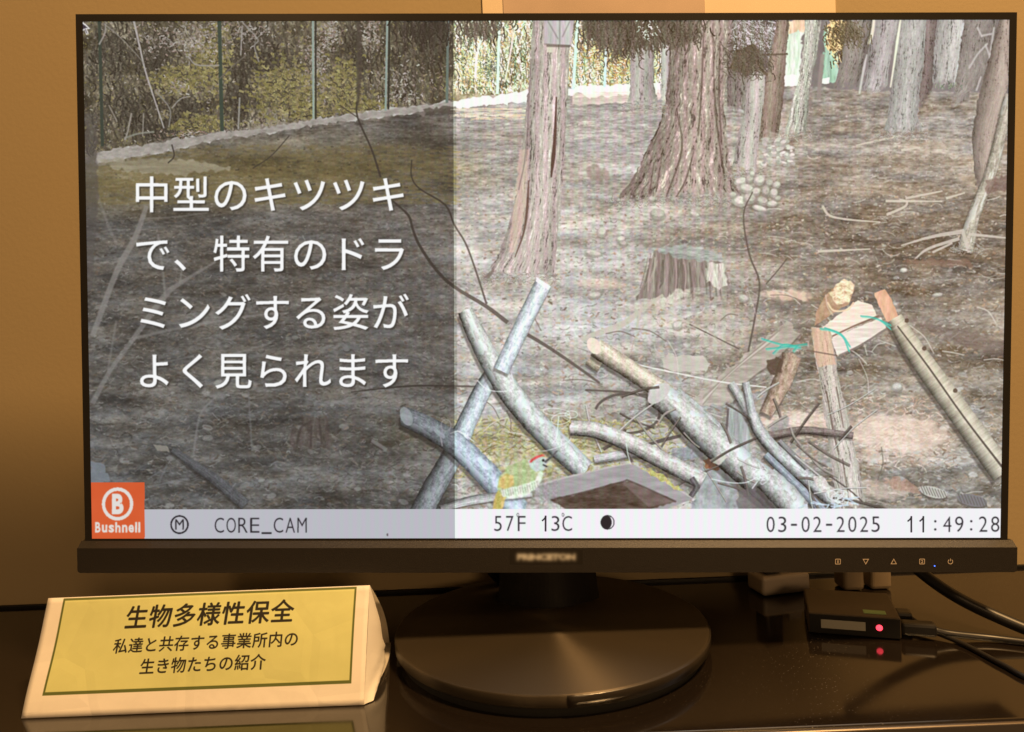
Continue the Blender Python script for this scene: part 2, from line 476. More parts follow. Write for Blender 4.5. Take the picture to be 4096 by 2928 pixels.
    C.poly([(1265, 190), (1480, 184), (1480, 206), (1300, 214)], (252, 248, 244), .9, 2, 1, 20, (30, 5), 78)
    C.poly([(215, 352), (420, 352), (520, 372), (400, 388), (250, 375)], (216, 208, 182), .7, 3, 3, 60, (50, 8), 79)
    C.poly([(930, 240), (1010, 234), (1010, 250), (950, 252)], (120, 110, 100), .7, 2, 2)
    C.poly([(1268, 205), (1480, 200), (1480, 222), (1268, 232)], (226, 210, 200), .6, 2, 2, 70, (40, 4), 80)
    clump(480, 300, 120, 14, 160, [(226, 190, 180), (200, 160, 150), (240, 236, 232)], 4, 12, .3, .5, 2)
    scatter(60, 1010, 1160, 236, 262, [(240, 230, 214), (222, 200, 170)], 30, 60, .5, .05, 3, .1, pers=False)

    # fence posts
    for (xa, xb, y1, w, c) in [(218, 226, 322, 7, (92, 112, 98)), (484, 491, 288, 8, (88, 118, 104)), (692, 694, 262, 5, (196, 222, 214)), (698, 699, 262, 3, (60, 74, 68)), (857, 854, 243, 5, (190, 220, 212)), (862, 860, 240, 3, (60, 74, 70)), (992, 990, 226, 6, (150, 176, 168)), (1106, 1102, 206, 6, (214, 236, 228)), (1280, 1270, 197, 7, (206, 234, 224)), (1345, 1340, 192, 6, (198, 230, 226))]:
        C.line([(xa, 40), (xb, y1)], w, c, .95)
    # pale saplings and twigs in front of the brush
    for path, w, c in [([(294, 42), (309, 107), (319, 150), (335, 201), (362, 282)], [5, 4, 4, 3], (232, 226, 228)), ([(228, 50), (262, 78), (300, 118), (318, 140)], [3, 2], (190, 184, 176)), ([(218, 96), (230, 72), (232, 50)], [4, 3], (206, 200, 196)),
                       ([(415, 122), (430, 140), (455, 144), (484, 143)], 3, (210, 206, 202)), ([(275, 305), (305, 295), (340, 291)], 4, (188, 190, 178)), ([(290, 250), (282, 290), (276, 308)], 4, (206, 200, 190)), ([(317, 250), (315, 300)], 3, (200, 192, 184)),
                       ([(343, 200), (375, 240), (373, 280)], 3, (190, 186, 182)), ([(380, 238), (398, 218), (420, 212)], 3, (206, 200, 196)), ([(536, 48), (570, 85), (562, 100), (572, 135)], 3, (200, 194, 192)), ([(535, 55), (532, 120)], 3, (214, 208, 206)), ([(565, 85), (592, 60)], 2, (206, 200, 198)), ([(530, 216), (527, 285)], 4, (206, 202, 198)), ([(240, 232), (258, 268)], 3, (196, 188, 176)),
                       ([(486, 172), (520, 140), (545, 120)], 3, (160, 150, 140))]:
        C.line(path, w, c, .9)
    C.line([(793, 45), (795, 150), (792, 232)], [9, 12, 5], (118, 108, 98), .75, 3)
    C.line([(1068, 80), (1056, 120), (1053, 172)], 5, (232, 240, 232), .9)
    C.line([(1140, 60), (1128, 130), (1118, 180)], 4, (238, 228, 220), .8)

    # ---- trunks, far to near
    T = C.trunk
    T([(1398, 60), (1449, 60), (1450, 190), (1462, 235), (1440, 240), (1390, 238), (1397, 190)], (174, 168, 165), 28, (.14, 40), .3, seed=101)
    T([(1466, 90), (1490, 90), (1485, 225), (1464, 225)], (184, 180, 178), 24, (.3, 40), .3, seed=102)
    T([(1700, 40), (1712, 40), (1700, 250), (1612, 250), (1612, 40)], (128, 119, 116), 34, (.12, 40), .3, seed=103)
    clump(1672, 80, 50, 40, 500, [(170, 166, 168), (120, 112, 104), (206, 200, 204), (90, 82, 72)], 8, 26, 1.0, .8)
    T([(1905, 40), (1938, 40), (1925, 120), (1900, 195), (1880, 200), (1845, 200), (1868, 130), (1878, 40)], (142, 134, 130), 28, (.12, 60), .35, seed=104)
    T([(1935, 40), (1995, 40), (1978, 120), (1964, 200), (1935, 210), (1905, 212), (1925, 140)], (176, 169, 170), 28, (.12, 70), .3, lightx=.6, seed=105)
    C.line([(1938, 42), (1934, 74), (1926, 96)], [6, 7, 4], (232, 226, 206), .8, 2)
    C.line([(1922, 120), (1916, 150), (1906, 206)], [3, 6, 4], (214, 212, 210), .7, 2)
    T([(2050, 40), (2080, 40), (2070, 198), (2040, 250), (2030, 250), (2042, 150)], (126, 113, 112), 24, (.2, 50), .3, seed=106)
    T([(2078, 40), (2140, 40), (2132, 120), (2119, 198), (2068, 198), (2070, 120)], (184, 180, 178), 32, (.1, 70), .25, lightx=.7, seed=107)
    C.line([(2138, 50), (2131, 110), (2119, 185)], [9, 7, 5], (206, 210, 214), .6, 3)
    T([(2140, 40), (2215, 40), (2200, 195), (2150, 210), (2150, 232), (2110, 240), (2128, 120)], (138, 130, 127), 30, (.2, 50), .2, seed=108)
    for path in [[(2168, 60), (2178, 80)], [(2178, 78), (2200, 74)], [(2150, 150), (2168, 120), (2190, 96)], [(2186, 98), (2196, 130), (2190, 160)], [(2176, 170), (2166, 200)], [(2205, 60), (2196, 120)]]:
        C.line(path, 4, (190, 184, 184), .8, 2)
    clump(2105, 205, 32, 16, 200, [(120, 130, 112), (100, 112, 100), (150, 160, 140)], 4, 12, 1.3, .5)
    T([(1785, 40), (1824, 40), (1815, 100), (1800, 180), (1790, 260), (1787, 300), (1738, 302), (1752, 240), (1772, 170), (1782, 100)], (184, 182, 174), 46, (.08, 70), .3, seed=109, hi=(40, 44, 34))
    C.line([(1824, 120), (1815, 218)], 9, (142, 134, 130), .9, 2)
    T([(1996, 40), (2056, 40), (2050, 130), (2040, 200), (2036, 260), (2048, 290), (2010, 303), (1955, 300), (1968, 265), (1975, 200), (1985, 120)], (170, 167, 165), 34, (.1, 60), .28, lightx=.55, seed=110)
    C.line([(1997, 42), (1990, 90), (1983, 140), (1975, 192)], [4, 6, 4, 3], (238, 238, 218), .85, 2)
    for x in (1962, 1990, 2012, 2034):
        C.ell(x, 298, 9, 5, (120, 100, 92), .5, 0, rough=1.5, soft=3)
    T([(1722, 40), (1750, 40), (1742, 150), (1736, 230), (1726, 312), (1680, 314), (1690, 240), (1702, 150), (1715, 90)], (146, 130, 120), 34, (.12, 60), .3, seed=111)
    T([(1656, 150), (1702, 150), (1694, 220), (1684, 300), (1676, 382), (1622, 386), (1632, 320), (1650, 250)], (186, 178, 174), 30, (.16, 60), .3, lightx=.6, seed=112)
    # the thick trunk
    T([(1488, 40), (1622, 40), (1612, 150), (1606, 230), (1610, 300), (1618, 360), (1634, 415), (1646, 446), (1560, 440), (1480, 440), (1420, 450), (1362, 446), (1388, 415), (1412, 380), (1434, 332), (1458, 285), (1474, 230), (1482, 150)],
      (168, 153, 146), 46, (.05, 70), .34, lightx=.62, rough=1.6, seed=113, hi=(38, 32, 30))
    for path in [[(1560, 60), (1555, 200), (1548, 300)], [(1580, 50), (1583, 180), (1590, 280), (1608, 400)], [(1500, 240), (1512, 330), (1480, 430)], [(1540, 330), (1520, 400), (1500, 436)], [(1596, 90), (1594, 200), (1600, 320)], [(1450, 360), (1440, 430)], [(1470, 330), (1455, 425)]]:
        C.line(path, [2, 4, 3], (84, 72, 66), .7, 2)
    # hanging conifer sprays
    dn = [(96, 88, 80), (86, 79, 71), (110, 101, 91), (78, 71, 64)]
    C.poly([(1292, 36), (1490, 36), (1486, 84), (1450, 72), (1430, 100), (1402, 82), (1380, 104), (1350, 84), (1322, 92), (1300, 66)], (92, 83, 72), .9, 5, 5, 30, (20, 30), 118)
    C.poly([(1480, 36), (1560, 36), (1550, 80), (1520, 96), (1492, 110)], (98, 87, 76), .7, 5, 6, 24, (20, 30), 119)
    for (cx, cy, rx, ry, n) in [(1330, 62, 48, 32, 320), (1400, 80, 52, 34, 420), (1460, 66, 40, 40, 300), (1510, 66, 50, 34, 260), (1060, 60, 60, 26, 200), (1360, 96, 40, 30, 220), (950, 66, 60, 30, 240)]:
        clump(cx, cy, rx, ry, n, dn, 10, 30, 1.5, .35, 3, .9)
    clump(1432, 66, 30, 26, 26, [(236, 240, 232), (220, 226, 220)], 4, 9, 1.2, .8)
    C.poly([(1618, 150), (1640, 108), (1672, 96), (1690, 130), (1702, 168), (1670, 150), (1655, 170), (1636, 158)], (92, 80, 66), .92, 3, 2, 40, (8, 8), 120)
    clump(1656, 135, 46, 36, 420, dn, 10, 26, 1.1, .6, 2)
    C.line([(1690, 120), (1746, 119)], 4, (90, 80, 70), .8)
    clump(1880, 70, 40, 26, 260, [(84, 76, 62), (110, 100, 82)], 10, 26, 1.2, .5)
    # the grey snag with the nest box
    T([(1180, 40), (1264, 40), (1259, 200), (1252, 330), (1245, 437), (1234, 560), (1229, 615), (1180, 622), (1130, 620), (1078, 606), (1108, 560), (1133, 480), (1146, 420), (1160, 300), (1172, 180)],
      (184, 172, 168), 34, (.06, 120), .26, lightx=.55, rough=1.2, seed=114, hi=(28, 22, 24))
    C.poly([(1150, 330), (1172, 330), (1166, 470), (1140, 560), (1128, 560), (1142, 440)], (214, 186, 172), .5, 2, 3)
    C.line([(1233, 215), (1230, 300), (1226, 350), (1222, 392)], [3, 6, 9, 3], (84, 64, 58), .9, 1)
    C.line([(1172, 400), (1168, 470), (1160, 520), (1142, 570)], [3, 6, 4, 2], (96, 74, 66), .8, 1)
    C.line([(1176, 130), (1166, 330), (1150, 420)], 3, (120, 108, 108), .6, 1)
    C.poly([(1206, 40), (1272, 40), (1266, 99), (1206, 95)], (186, 182, 184), 1, 0, 2, 50, (8, 40), 131)
    for path in [[(1214, 46), (1236, 84)], [(1240, 44), (1240, 97)], [(1262, 46), (1246, 80)], [(1206, 96), (1266, 100)]]:
        C.line(path, 2.4, (112, 106, 106), .6, 2)
    C.poly([(1211, 99), (1232, 100), (1230, 115), (1211, 115)], (206, 198, 186), .9)
    C.line([(1212, 100), (1262, 101)], 5, (96, 86, 82), .7, 2)
    # bowed trunk and pale pole at the right edge
    T([(2218, 40), (2245, 40), (2244, 180), (2222, 245), (2206, 310), (2198, 360), (2196, 420), (2190, 446), (2172, 440), (2160, 380), (2156, 300), (2166, 232), (2188, 150)], (170, 155, 147), 22, (.2, 70), .36, lightx=.75, seed=115)
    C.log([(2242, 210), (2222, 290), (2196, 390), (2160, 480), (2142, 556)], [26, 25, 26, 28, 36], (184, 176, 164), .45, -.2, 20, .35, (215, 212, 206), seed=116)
    for path, w in [([(2132, 515), (2070, 525), (2000, 545)], [10, 7, 3]), ([(2128, 530), (2060, 552), (2030, 575)], [8, 6, 3]), ([(2150, 520), (2230, 528)], [7, 4]), ([(2135, 510), (2150, 560)], 8), ([(2112, 540), (2070, 560)], 5)]:
        C.line(path, w, (196, 186, 178), .85)
    for path in [[(1825, 458), (1840, 478), (1880, 487), (1952, 493)], [(1968, 476), (2005, 460), (2012, 448), (1996, 442)], [(1966, 446), (2090, 447)], [(2010, 440), (2090, 424)], [(1815, 558), (1930, 553)], [(2100, 440), (2140, 428)], [(1998, 300), (1900, 322)], [(2000, 333), (2040, 327)]]:
        C.line(path, [6, 5, 3], (202, 192, 180), .85)
    C.poly([(2010, 575), (2150, 578), (2160, 595), (2020, 588)], (140, 112, 98), .6, 3, 3)
    C.poly([(2185, 400), (2236, 385), (2236, 420), (2190, 432)], (120, 98, 92), .7, 4, 3, 40)
    C.poly([(2010, 705), (2236, 760), (2236, 800), (2060, 740)], (116, 100, 94), .55, 5, 5, 50, (50, 8))

    for (x0, x1, y) in [(1360, 1650, 446), (1080, 1232, 618), (1950, 2050, 300), (1735, 1790, 302), (1620, 1680, 386), (1390, 1465, 238), (2120, 2170, 556)]:
        n_ = int((x1 - x0) * 1.6)
        cc = np.asarray(lit + drk + leafc, np.float32)[R.integers(0, len(lit + drk + leafc), n_)]
        C.strokes(np.c_[U(x0 - 12, x1 + 12, n_), y + R.normal(0, 6, n_)], R.normal(0, .5, n_), U(4, 16, n_), cc * .5 + 72, .45, 2, R.normal(0, .6, n_))
    # ---- stones, stump, roots
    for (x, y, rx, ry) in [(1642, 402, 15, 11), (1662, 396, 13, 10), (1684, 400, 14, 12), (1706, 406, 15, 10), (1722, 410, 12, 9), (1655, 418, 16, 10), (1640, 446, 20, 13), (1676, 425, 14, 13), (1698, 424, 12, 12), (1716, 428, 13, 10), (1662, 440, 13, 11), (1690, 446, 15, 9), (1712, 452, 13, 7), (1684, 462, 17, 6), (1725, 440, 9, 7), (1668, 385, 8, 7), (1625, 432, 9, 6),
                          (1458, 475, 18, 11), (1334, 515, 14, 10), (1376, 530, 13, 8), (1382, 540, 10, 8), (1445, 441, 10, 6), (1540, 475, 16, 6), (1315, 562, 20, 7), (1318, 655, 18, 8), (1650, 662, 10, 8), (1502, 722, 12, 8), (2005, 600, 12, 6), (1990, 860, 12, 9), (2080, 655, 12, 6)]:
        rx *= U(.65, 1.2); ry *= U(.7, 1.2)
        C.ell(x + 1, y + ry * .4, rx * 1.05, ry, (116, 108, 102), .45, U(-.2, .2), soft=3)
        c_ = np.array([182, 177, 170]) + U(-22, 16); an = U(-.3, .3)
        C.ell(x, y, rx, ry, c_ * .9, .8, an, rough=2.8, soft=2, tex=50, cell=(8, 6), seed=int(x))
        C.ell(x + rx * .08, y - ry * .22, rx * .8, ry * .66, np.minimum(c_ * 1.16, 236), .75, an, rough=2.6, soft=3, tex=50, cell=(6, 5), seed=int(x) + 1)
    for q in range(90):
        x = U(1688, 1762); y = U(308, 366)
        C.ell(x, y, U(3, 8), U(2, 4.5), np.array([1, .98, .95]) * U(150, 222), .85, U(-.4, .4), tex=24, seed=q)
    C.poly([(1300, 372), (1318, 362), (1346, 378), (1354, 398), (1310, 402)], (134, 118, 110), .6, 4, 5, 60, (12, 8))
    C.poly([(1100, 588), (1090, 610), (1070, 622), (1094, 596)], (120, 108, 104), .8, 2, 2)
    C.poly([(1412, 668), (1426, 630), (1440, 585), (1450, 556), (1520, 566), (1600, 582), (1613, 606), (1616, 634), (1580, 634), (1521, 642), (1470, 662)], (138, 127, 122), 1, 2.2, 2, 70, (6, 34), 140)
    for q in range(30):
        x = U(1436, 1600); y0 = 560 + (x - 1450) * .16; sk = (1500 - x) * .18
        C.line([(x, y0 + U(0, 20)), (x - sk * .5 + U(-4, 4), y0 + U(40, 60)), (x - sk + U(-6, 2), y0 + U(62, 92))], U(1.5, 3.5), (84, 75, 70) if q % 2 else (186, 174, 166), .5, 2)
    C.poly([(1458, 556), (1490, 549), (1550, 548), (1596, 558), (1606, 578), (1570, 583), (1500, 572)], (156, 162, 160), .75, 4, 3, 90, (16, 5), 141)
    C.poly([(1572, 582), (1606, 586), (1615, 632), (1596, 644), (1566, 628)], (206, 200, 192), .8, 4, 2, 100, (4, 16), 142)
    C.poly([(1450, 668), (1512, 642), (1530, 652), (1480, 682)], (206, 200, 188), .7, 4, 3, 70)
    for path, w in [([(1470, 655), (1420, 690), (1380, 720), (1290, 752)], [6, 10, 14, 10]), ([(1445, 665), (1480, 690), (1560, 735)], [4, 5, 3]), ([(1425, 672), (1412, 730)], 5), ([(1400, 700), (1365, 738)], 5)]:
        C.line(path, w, (190, 182, 170), .8)
    C.poly([(1465, 796), (1480, 788), (1560, 790), (1577, 808), (1566, 826), (1475, 824)], (192, 184, 174), .95, 2, 1, 26, (30, 8), 143)
    C.poly([(1700, 645), (1790, 650), (1795, 670), (1705, 660)], (222, 190, 170), .6, 4, 4, 50, (20, 5))

    # ---- blurred stems close to the lens, left half
    st = (196, 192, 190)
    for path, w, al in [([(324, 457), (299, 526), (258, 603), (206, 744)], [10, 13, 13, 12], .7), ([(483, 577), (399, 628), (365, 656), (296, 751), (245, 822), (206, 894)], [4, 9, 14, 10, 10, 12], .6), ([(296, 751), (394, 728), (560, 700), (640, 694)], [7, 6, 5, 3], .55), ([(350, 520), (360, 590), (366, 655)], 5, .5), ([(214, 430), (240, 500), (258, 540)], 6, .35),
                        ([(399, 628), (404, 590)], 4, .5), ([(365, 656), (420, 660)], 4, .4), ([(310, 485), (390, 480), (460, 470)], 3, .5), ([(258, 712), (240, 820)], 5, .4), ([(430, 1010), (445, 920), (480, 880)], 5, .5), ([(327, 810), (430, 790)], 3, .4), ([(470, 800), (600, 760)], 3, .45)]:
        C.line(path, w, st, al, 3)
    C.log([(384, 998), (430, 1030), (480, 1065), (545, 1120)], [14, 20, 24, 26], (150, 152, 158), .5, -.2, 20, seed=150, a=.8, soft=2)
    C.poly([(340, 985), (372, 990), (378, 1004), (350, 1000)], (210, 200, 184), .8, 1, 2)
    for path in [[(330, 1062), (372, 1036)], [(355, 1068), (372, 1030)], [(330, 1080), (420, 1062)], [(640, 1000), (690, 960), (700, 920)], [(560, 1000), (552, 870)]]:
        C.line(path, 4, (170, 170, 172), .5, 2)
    C.poly([(204, 1022), (232, 1030), (247, 1068), (204, 1072)], (176, 186, 196), .8, 2, 2)
    C.poly([(186, 250), (214, 250), (216, 420), (206, 640), (190, 640)], (132, 126, 126), .55, 2, 5)
    C.poly([(640, 960), (690, 925), (730, 930), (745, 985), (650, 995)], (138, 120, 112), .55, 7, 5, 80, (8, 20), 152)
    for path in [[(660, 985), (668, 950), (690, 935)], [(690, 990), (692, 945)], [(715, 985), (710, 945)], [(822, 978), (850, 1000)]]:
        C.line(path, 5, (104, 92, 86), .55, 3)
    C.line([(826, 978), (858, 998)], 8, (190, 186, 182), .7, 2)
    # dark twigs crossing the middle
    for path, w in [([(752, 232), (790, 258)], 3), ([(790, 225), (792, 260), (823, 330), (843, 391)], [5, 6, 6, 7]), ([(871, 446), (905, 477), (915, 508), (930, 544), (966, 597), (1007, 636), (1079, 680), (1125, 715)], [6, 8, 8, 9, 10, 11, 13, 14]), ([(1171, 743), (1222, 774), (1286, 818), (1330, 850)], [12, 11, 10, 8]),
                    ([(912, 355), (912, 391), (930, 418), (987, 454), (1007, 498), (1033, 541), (1056, 603), (1079, 674)], [4, 4, 5, 6, 6, 6, 6, 7]), ([(1669, 426), (1649, 477), (1662, 564), (1685, 628), (1675, 705), (1659, 790), (1657, 830)], [4, 5, 6, 6, 6, 7, 7]), ([(1700, 630), (1730, 595), (1745, 575)], 4), ([(1530, 720), (1640, 775)], 4),
                    ([(780, 870), (850, 862), (930, 856), (1060, 858)], [3, 5, 6, 6]), ([(1300, 866), (1380, 870), (1440, 878)], [6, 7, 8]), ([(640, 300), (600, 345), (560, 372)], 3), ([(380, 320), (385, 345), (372, 360)], 4)]:
        C.line(path, np.atleast_1d(w) * .66, (96, 87, 82), .85, 1)
    C.line([(1658, 640), (1678, 700)], 2, (190, 180, 172), .5)
    # wire hoop
    t = np.linspace(-2.9, 2.6, 26)
    C.line(np.c_[1392 + 72 * np.cos(t), 918 + 44 * np.sin(t)], 6, (92, 84, 80), .85)
    C.line([(1430, 990), (1470, 978), (1510, 968)], [6, 9, 7], (92, 84, 80), .9)

    for (cx, cy, rx, ry, al) in [(1995, 962, 110, 38, .5), (1775, 935, 90, 22, .45), (1960, 1085, 60, 22, .4), (1745, 655, 60, 12, .4), (1330, 630, 60, 10, .35)]:
        C.ell(cx, cy, rx, ry, (240, 214, 196), al, .06, rough=5, soft=10, tex=70, cell=(22, 8), seed=int(cx))
    for q in range(70):
        x, y = U(1020, 2200), U(640, 1110); L_ = U(30, 90); an = R.normal(.15, .5)
        C.line([(x, y), (x + L_ * .5 * math.cos(an), y + L_ * .5 * math.sin(an) + U(-5, 5)), (x + L_ * math.cos(an + .2), y + L_ * math.sin(an + .2))], U(1.6, 3), [(206, 198, 188), (112, 100, 92), (176, 164, 150)][q % 3], .7)
    # ---- logs of the feeding place
    G = C.log
    C.poly([(1746, 712), (1778, 742), (1720, 800), (1660, 845), (1625, 895), (1545, 905), (1532, 890), (1600, 832), (1690, 760)], (176, 165, 154), .9, 2.5, 2, 60, (30, 7), 160)
    for q in range(16):
        t = U(0, 1); C.line([(1740 - t * 30, 722 + t * 40), (1650 - t * 40, 800 + t * 40), (1560, 880 + t * 20)], 2, (132, 120, 110) if q % 2 else (206, 196, 186), .35)
    C.line([(1778, 742), (1720, 802), (1662, 846), (1628, 896)], 4, (104, 94, 86), .6, 2)
    G([(1757, 790), (1735, 850), (1700, 918)], [44, 42, 30], (182, 158, 140), .5, -.3, 24, seed=161)
    C.poly([(1700, 800), (1740, 790), (1735, 828), (1710, 832)], (90, 74, 64), .85, 3, 2)
    C.poly([(1716, 938), (1748, 925), (1756, 945), (1736, 965), (1712, 960)], (124, 124, 126), .5, 3, 4, 50)
    G([(1692, 975), (1730, 965), (1780, 956), (1830, 960), (1892, 968)], [20, 20, 18, 18, 16], (138, 124, 118), .55, -.5, 22, seed=162)
    # plank pair and posts of the trestle
    C.poly([(1832, 656), (1873, 619), (1896, 633), (1884, 676), (1842, 700), (1807, 724), (1812, 690)], (176, 146, 122), 1, 1, 1, 50, (10, 10), 163)
    C.poly([(1838, 650), (1873, 619), (1896, 633), (1884, 672), (1856, 676), (1846, 660)], (234, 214, 184), .9, 2.5, 2, 90, (7, 5), 164)
    for q in range(18):
        C.ell(U(1846, 1886), U(632, 668), U(1, 4), U(1, 2), (172, 136, 106), .55, U(-1, 1), soft=2)
    C.poly([(1817, 732), (1904, 667), (1935, 677), (1945, 700), (1850, 752)], (232, 212, 198), 1, .6, 1, 40, (40, 5), 165)
    C.poly([(1842, 753), (1955, 705), (1967, 728), (1905, 768), (1858, 792)], (222, 208, 198), 1, .6, 1, 40, (40, 5), 166)
    C.line([(1836, 752), (1900, 722), (1950, 702)], 4, (120, 96, 84), .8)
    C.line([(1862, 790), (1908, 768), (1966, 732)], 5, (134, 122, 116), .8)
    C.poly([(1940, 651), (1963, 642), (1980, 668), (1992, 700), (2002, 708), (1986, 722), (1966, 712), (1950, 680)], (212, 168, 142), 1, .8, 1, 50, (10, 24), 167)
    G([(1985, 708), (2020, 765), (2064, 828), (2130, 918), (2226, 1052)], [36, 44, 50, 52, 54], (206, 194, 174), .66, -.3, 20, seed=168, cell=(6, 110), speck=22, rough=.06)
    C.line([(1992, 725), (2060, 815), (2140, 928), (2226, 1040)], [3, 4, 4, 5], (84, 74, 68), .85)
    for (x, y) in [(2051, 774), (2012, 712), (2120, 868)]:
        C.ell(x, y, 5, 5, (96, 78, 68), .85)
    C.trunk([(1799, 726), (1842, 730), (1850, 770), (1862, 840), (1880, 920), (1896, 990), (1910, 1060), (1922, 1134), (1858, 1134), (1848, 1060), (1834, 960), (1820, 860), (1806, 790)], (200, 188, 176), 34, (.12, 130), .3, lightx=.55, seed=169, hi=(20, 18, 16))
    C.poly([(1799, 727), (1842, 731), (1848, 772), (1856, 810), (1816, 815), (1806, 780)], (212, 166, 136), .55, 1, 3, 40, (8, 30))
    for path in [[(1834, 870), (1850, 960), (1862, 1010)], [(1856, 860), (1872, 950)], [(1870, 1020), (1884, 1110)]]:
        C.line(path, [3, 5, 2], (110, 92, 84), .75)
    G([(1830, 960), (1892, 968)], [17, 15], (146, 132, 126), .5, -.5, 20, seed=170)
    # blue-green twine
    tw = (66, 176, 160)
    for path in [[(1690, 752), (1730, 764), (1770, 772)], [(1715, 785), (1740, 765), (1776, 772)], [(1700, 775), (1730, 772), (1790, 764)], [(1820, 730), (1845, 734), (1870, 748), (1884, 780)], [(1830, 728), (1866, 742), (1886, 770)], [(1910, 702), (1940, 706), (1976, 722)], [(1955, 712), (1976, 730)], [(1760, 780), (1768, 770)]]:
        C.line(path, 3.4, tw, .75)
        C.line(np.asarray(path) + [2, 3], 2, (110, 200, 184), .6)
    C.line([(1836, 672), (1850, 690), (1880, 688), (1894, 672)], 4, (226, 200, 170), .9)
    C.line([(1832, 655), (1836, 680), (1848, 700)], 3, (200, 180, 160), .8)
    C.line([(1790, 778), (1830, 785), (1858, 790)], 3, (120, 100, 90), .8)
    C.line([(1400, 806), (1470, 822), (1600, 848), (1700, 860)], 3, (226, 222, 216), .85)

    # lower pile
    C.poly([(1545, 1046), (1632, 1030), (1640, 1134), (1530, 1134), (1548, 1090)], (158, 160, 160), .75, 4, 3, 90, (14, 22), 171)
    C.poly([(1614, 905), (1660, 900), (1664, 1015), (1622, 1010)], (164, 166, 164), .85, 1.5, 2, 70, (6, 50), 172)
    C.line([(1616, 908), (1612, 960)], 5, (96, 90, 88), .8)
    G([(1305, 800), (1330, 815)], [20, 26], (190, 180, 160), .5, seed=173)
    G([(1322, 772), (1400, 822), (1482, 876)], [42, 42, 44], (222, 208, 190), .74, -.35, 24, .25, (228, 220, 208), seed=174)
    C.ell(1318, 768, 14, 20, (224, 208, 192), .95, -.6, rough=.5, tex=20)
    G([(1320, 1020), (1440, 1000)], [18, 22], (206, 200, 196), .5, seed=176)
    C.poly([(1490, 996), (1550, 985), (1562, 1012), (1520, 1026), (1495, 1018)], (140, 144, 150), .7, 3, 3, 60)
    C.poly([(1560, 1022), (1585, 1010), (1602, 1020), (1592, 1046), (1566, 1042)], (138, 92, 70), .95, 2, 1, 50, (6, 10), 178)
    G([(1500, 870), (1570, 930), (1640, 1000), (1700, 1060)], [24, 24, 26, 28], (178, 178, 174), .55, seed=179, spots=.3)
    G([(1458, 874), (1500, 905), (1560, 962), (1640, 1030), (1700, 1080), (1770, 1140)], [60, 62, 66, 70, 74, 78], (210, 206, 199), .84, -.35, 24, .36, (222, 228, 228), seed=180)
    C.ell(1462, 874, 16, 30, (196, 190, 184), .95, .85, rough=.6, tex=20)
    C.poly([(1575, 1022), (1600, 1008), (1620, 1014), (1596, 1034)], (226, 216, 200), .7, 2, 2)
    G([(1622, 852), (1650, 895), (1668, 928)], [18, 24, 24], (184, 182, 178), .55, seed=181)
    G([(1655, 850), (1665, 900), (1672, 930)], [16, 18, 20], (190, 190, 188), .5, seed=182)
    G([(1668, 920), (1690, 965), (1740, 1020), (1800, 1070), (1860, 1120)], [26, 28, 30, 34, 36], (198, 196, 192), .78, -.35, 20, .25, seed=183)
    G([(1700, 1010), (1780, 1090), (1830, 1140)], [16, 20, 22], (160, 164, 170), .6, seed=184)
    G([(1730, 980), (1790, 1040)], [12, 12], (150, 146, 144), .6, seed=185)
    for q in range(46):
        x, y = U(1300, 1880), U(880, 1110); L_ = U(40, 130); an = R.choice([.75, -.5, .3, .95]) + R.normal(0, .25)
        G([(x, y), (x + L_ * .5 * math.cos(an) + U(-6, 6), y + L_ * .5 * math.sin(an) + U(-6, 6)), (x + L_ * math.cos(an), y + L_ * math.sin(an))], U(3, 7), [(196, 190, 182), (120, 108, 100), (168, 158, 148), (96, 86, 80)][q % 4], .5, seed=400 + q, a=.85)
    C.poly([(1806, 1058), (1830, 1062), (1860, 1095), (1846, 1108), (1812, 1080)], (206, 196, 186), .9, 3, 1, 90, (6, 6), 186)
    C.poly([(1640, 1090), (1690, 1075), (1720, 1134), (1630, 1134)], (112, 104, 104), .75, 3, 3)
    G([(1700, 1062), (1740, 1100), (1770, 1136)], [56, 60, 62], (200, 196, 190), .78, -.3, 18, .3, seed=187)
    # left pair of crossed sticks
    G([(1268, 950), (1320, 955), (1393, 982), (1470, 1022), (1560, 1068)], [34, 36, 38, 40, 40], (214, 206, 198), .82, -.35, 24, .3, seed=188)
    G([(1110, 815), (1080, 850), (1040, 930), (1010, 1000), (960, 1090), (935, 1140)], [36, 38, 42, 46, 50, 52], (204, 210, 214), .74, -.25, 22, .25, (226, 230, 232), seed=189)
    G([(1032, 690), (1058, 745), (1092, 808), (1130, 868), (1190, 940), (1240, 990), (1296, 1044)], [34, 42, 48, 52, 54, 54, 50], (208, 208, 203), .8, -.3, 22, .4, (226, 232, 230), seed=190)
    G([(1206, 628), (1160, 720), (1112, 822)], [38, 36, 36], (214, 220, 226), .6, -.1, 20, .3, (232, 238, 244), seed=191)
    C.poly([(1190, 614), (1222, 636), (1216, 644), (1188, 624)], (226, 226, 228), .9)
    G([(898, 924), (950, 948), (1010, 985), (1060, 1032), (1110, 1085), (1150, 1134)], [44, 48, 52, 54, 56, 56], (184, 192, 200), .74, -.2, 24, .4, (220, 228, 236), seed=192)
    C.ell(902, 924, 13, 22, (206, 212, 216), .8, -.4, rough=.6, tex=20)
    G([(1180, 1095), (1060, 1108), (980, 1128)], [16, 20, 18], (196, 192, 188), .5, seed=193)
    # pale string lashings
    sc = (226, 226, 222)

    def loop(cx, cy, rx, ry, ang=0, w=3, a0=0, a1=6.3):
        t = np.linspace(a0, a1, 20); c, s = math.cos(ang), math.sin(ang)
        C.line(np.c_[cx + rx * np.cos(t) * c - ry * np.sin(t) * s, cy + rx * np.cos(t) * s + ry * np.sin(t) * c], 2, sc, .6)
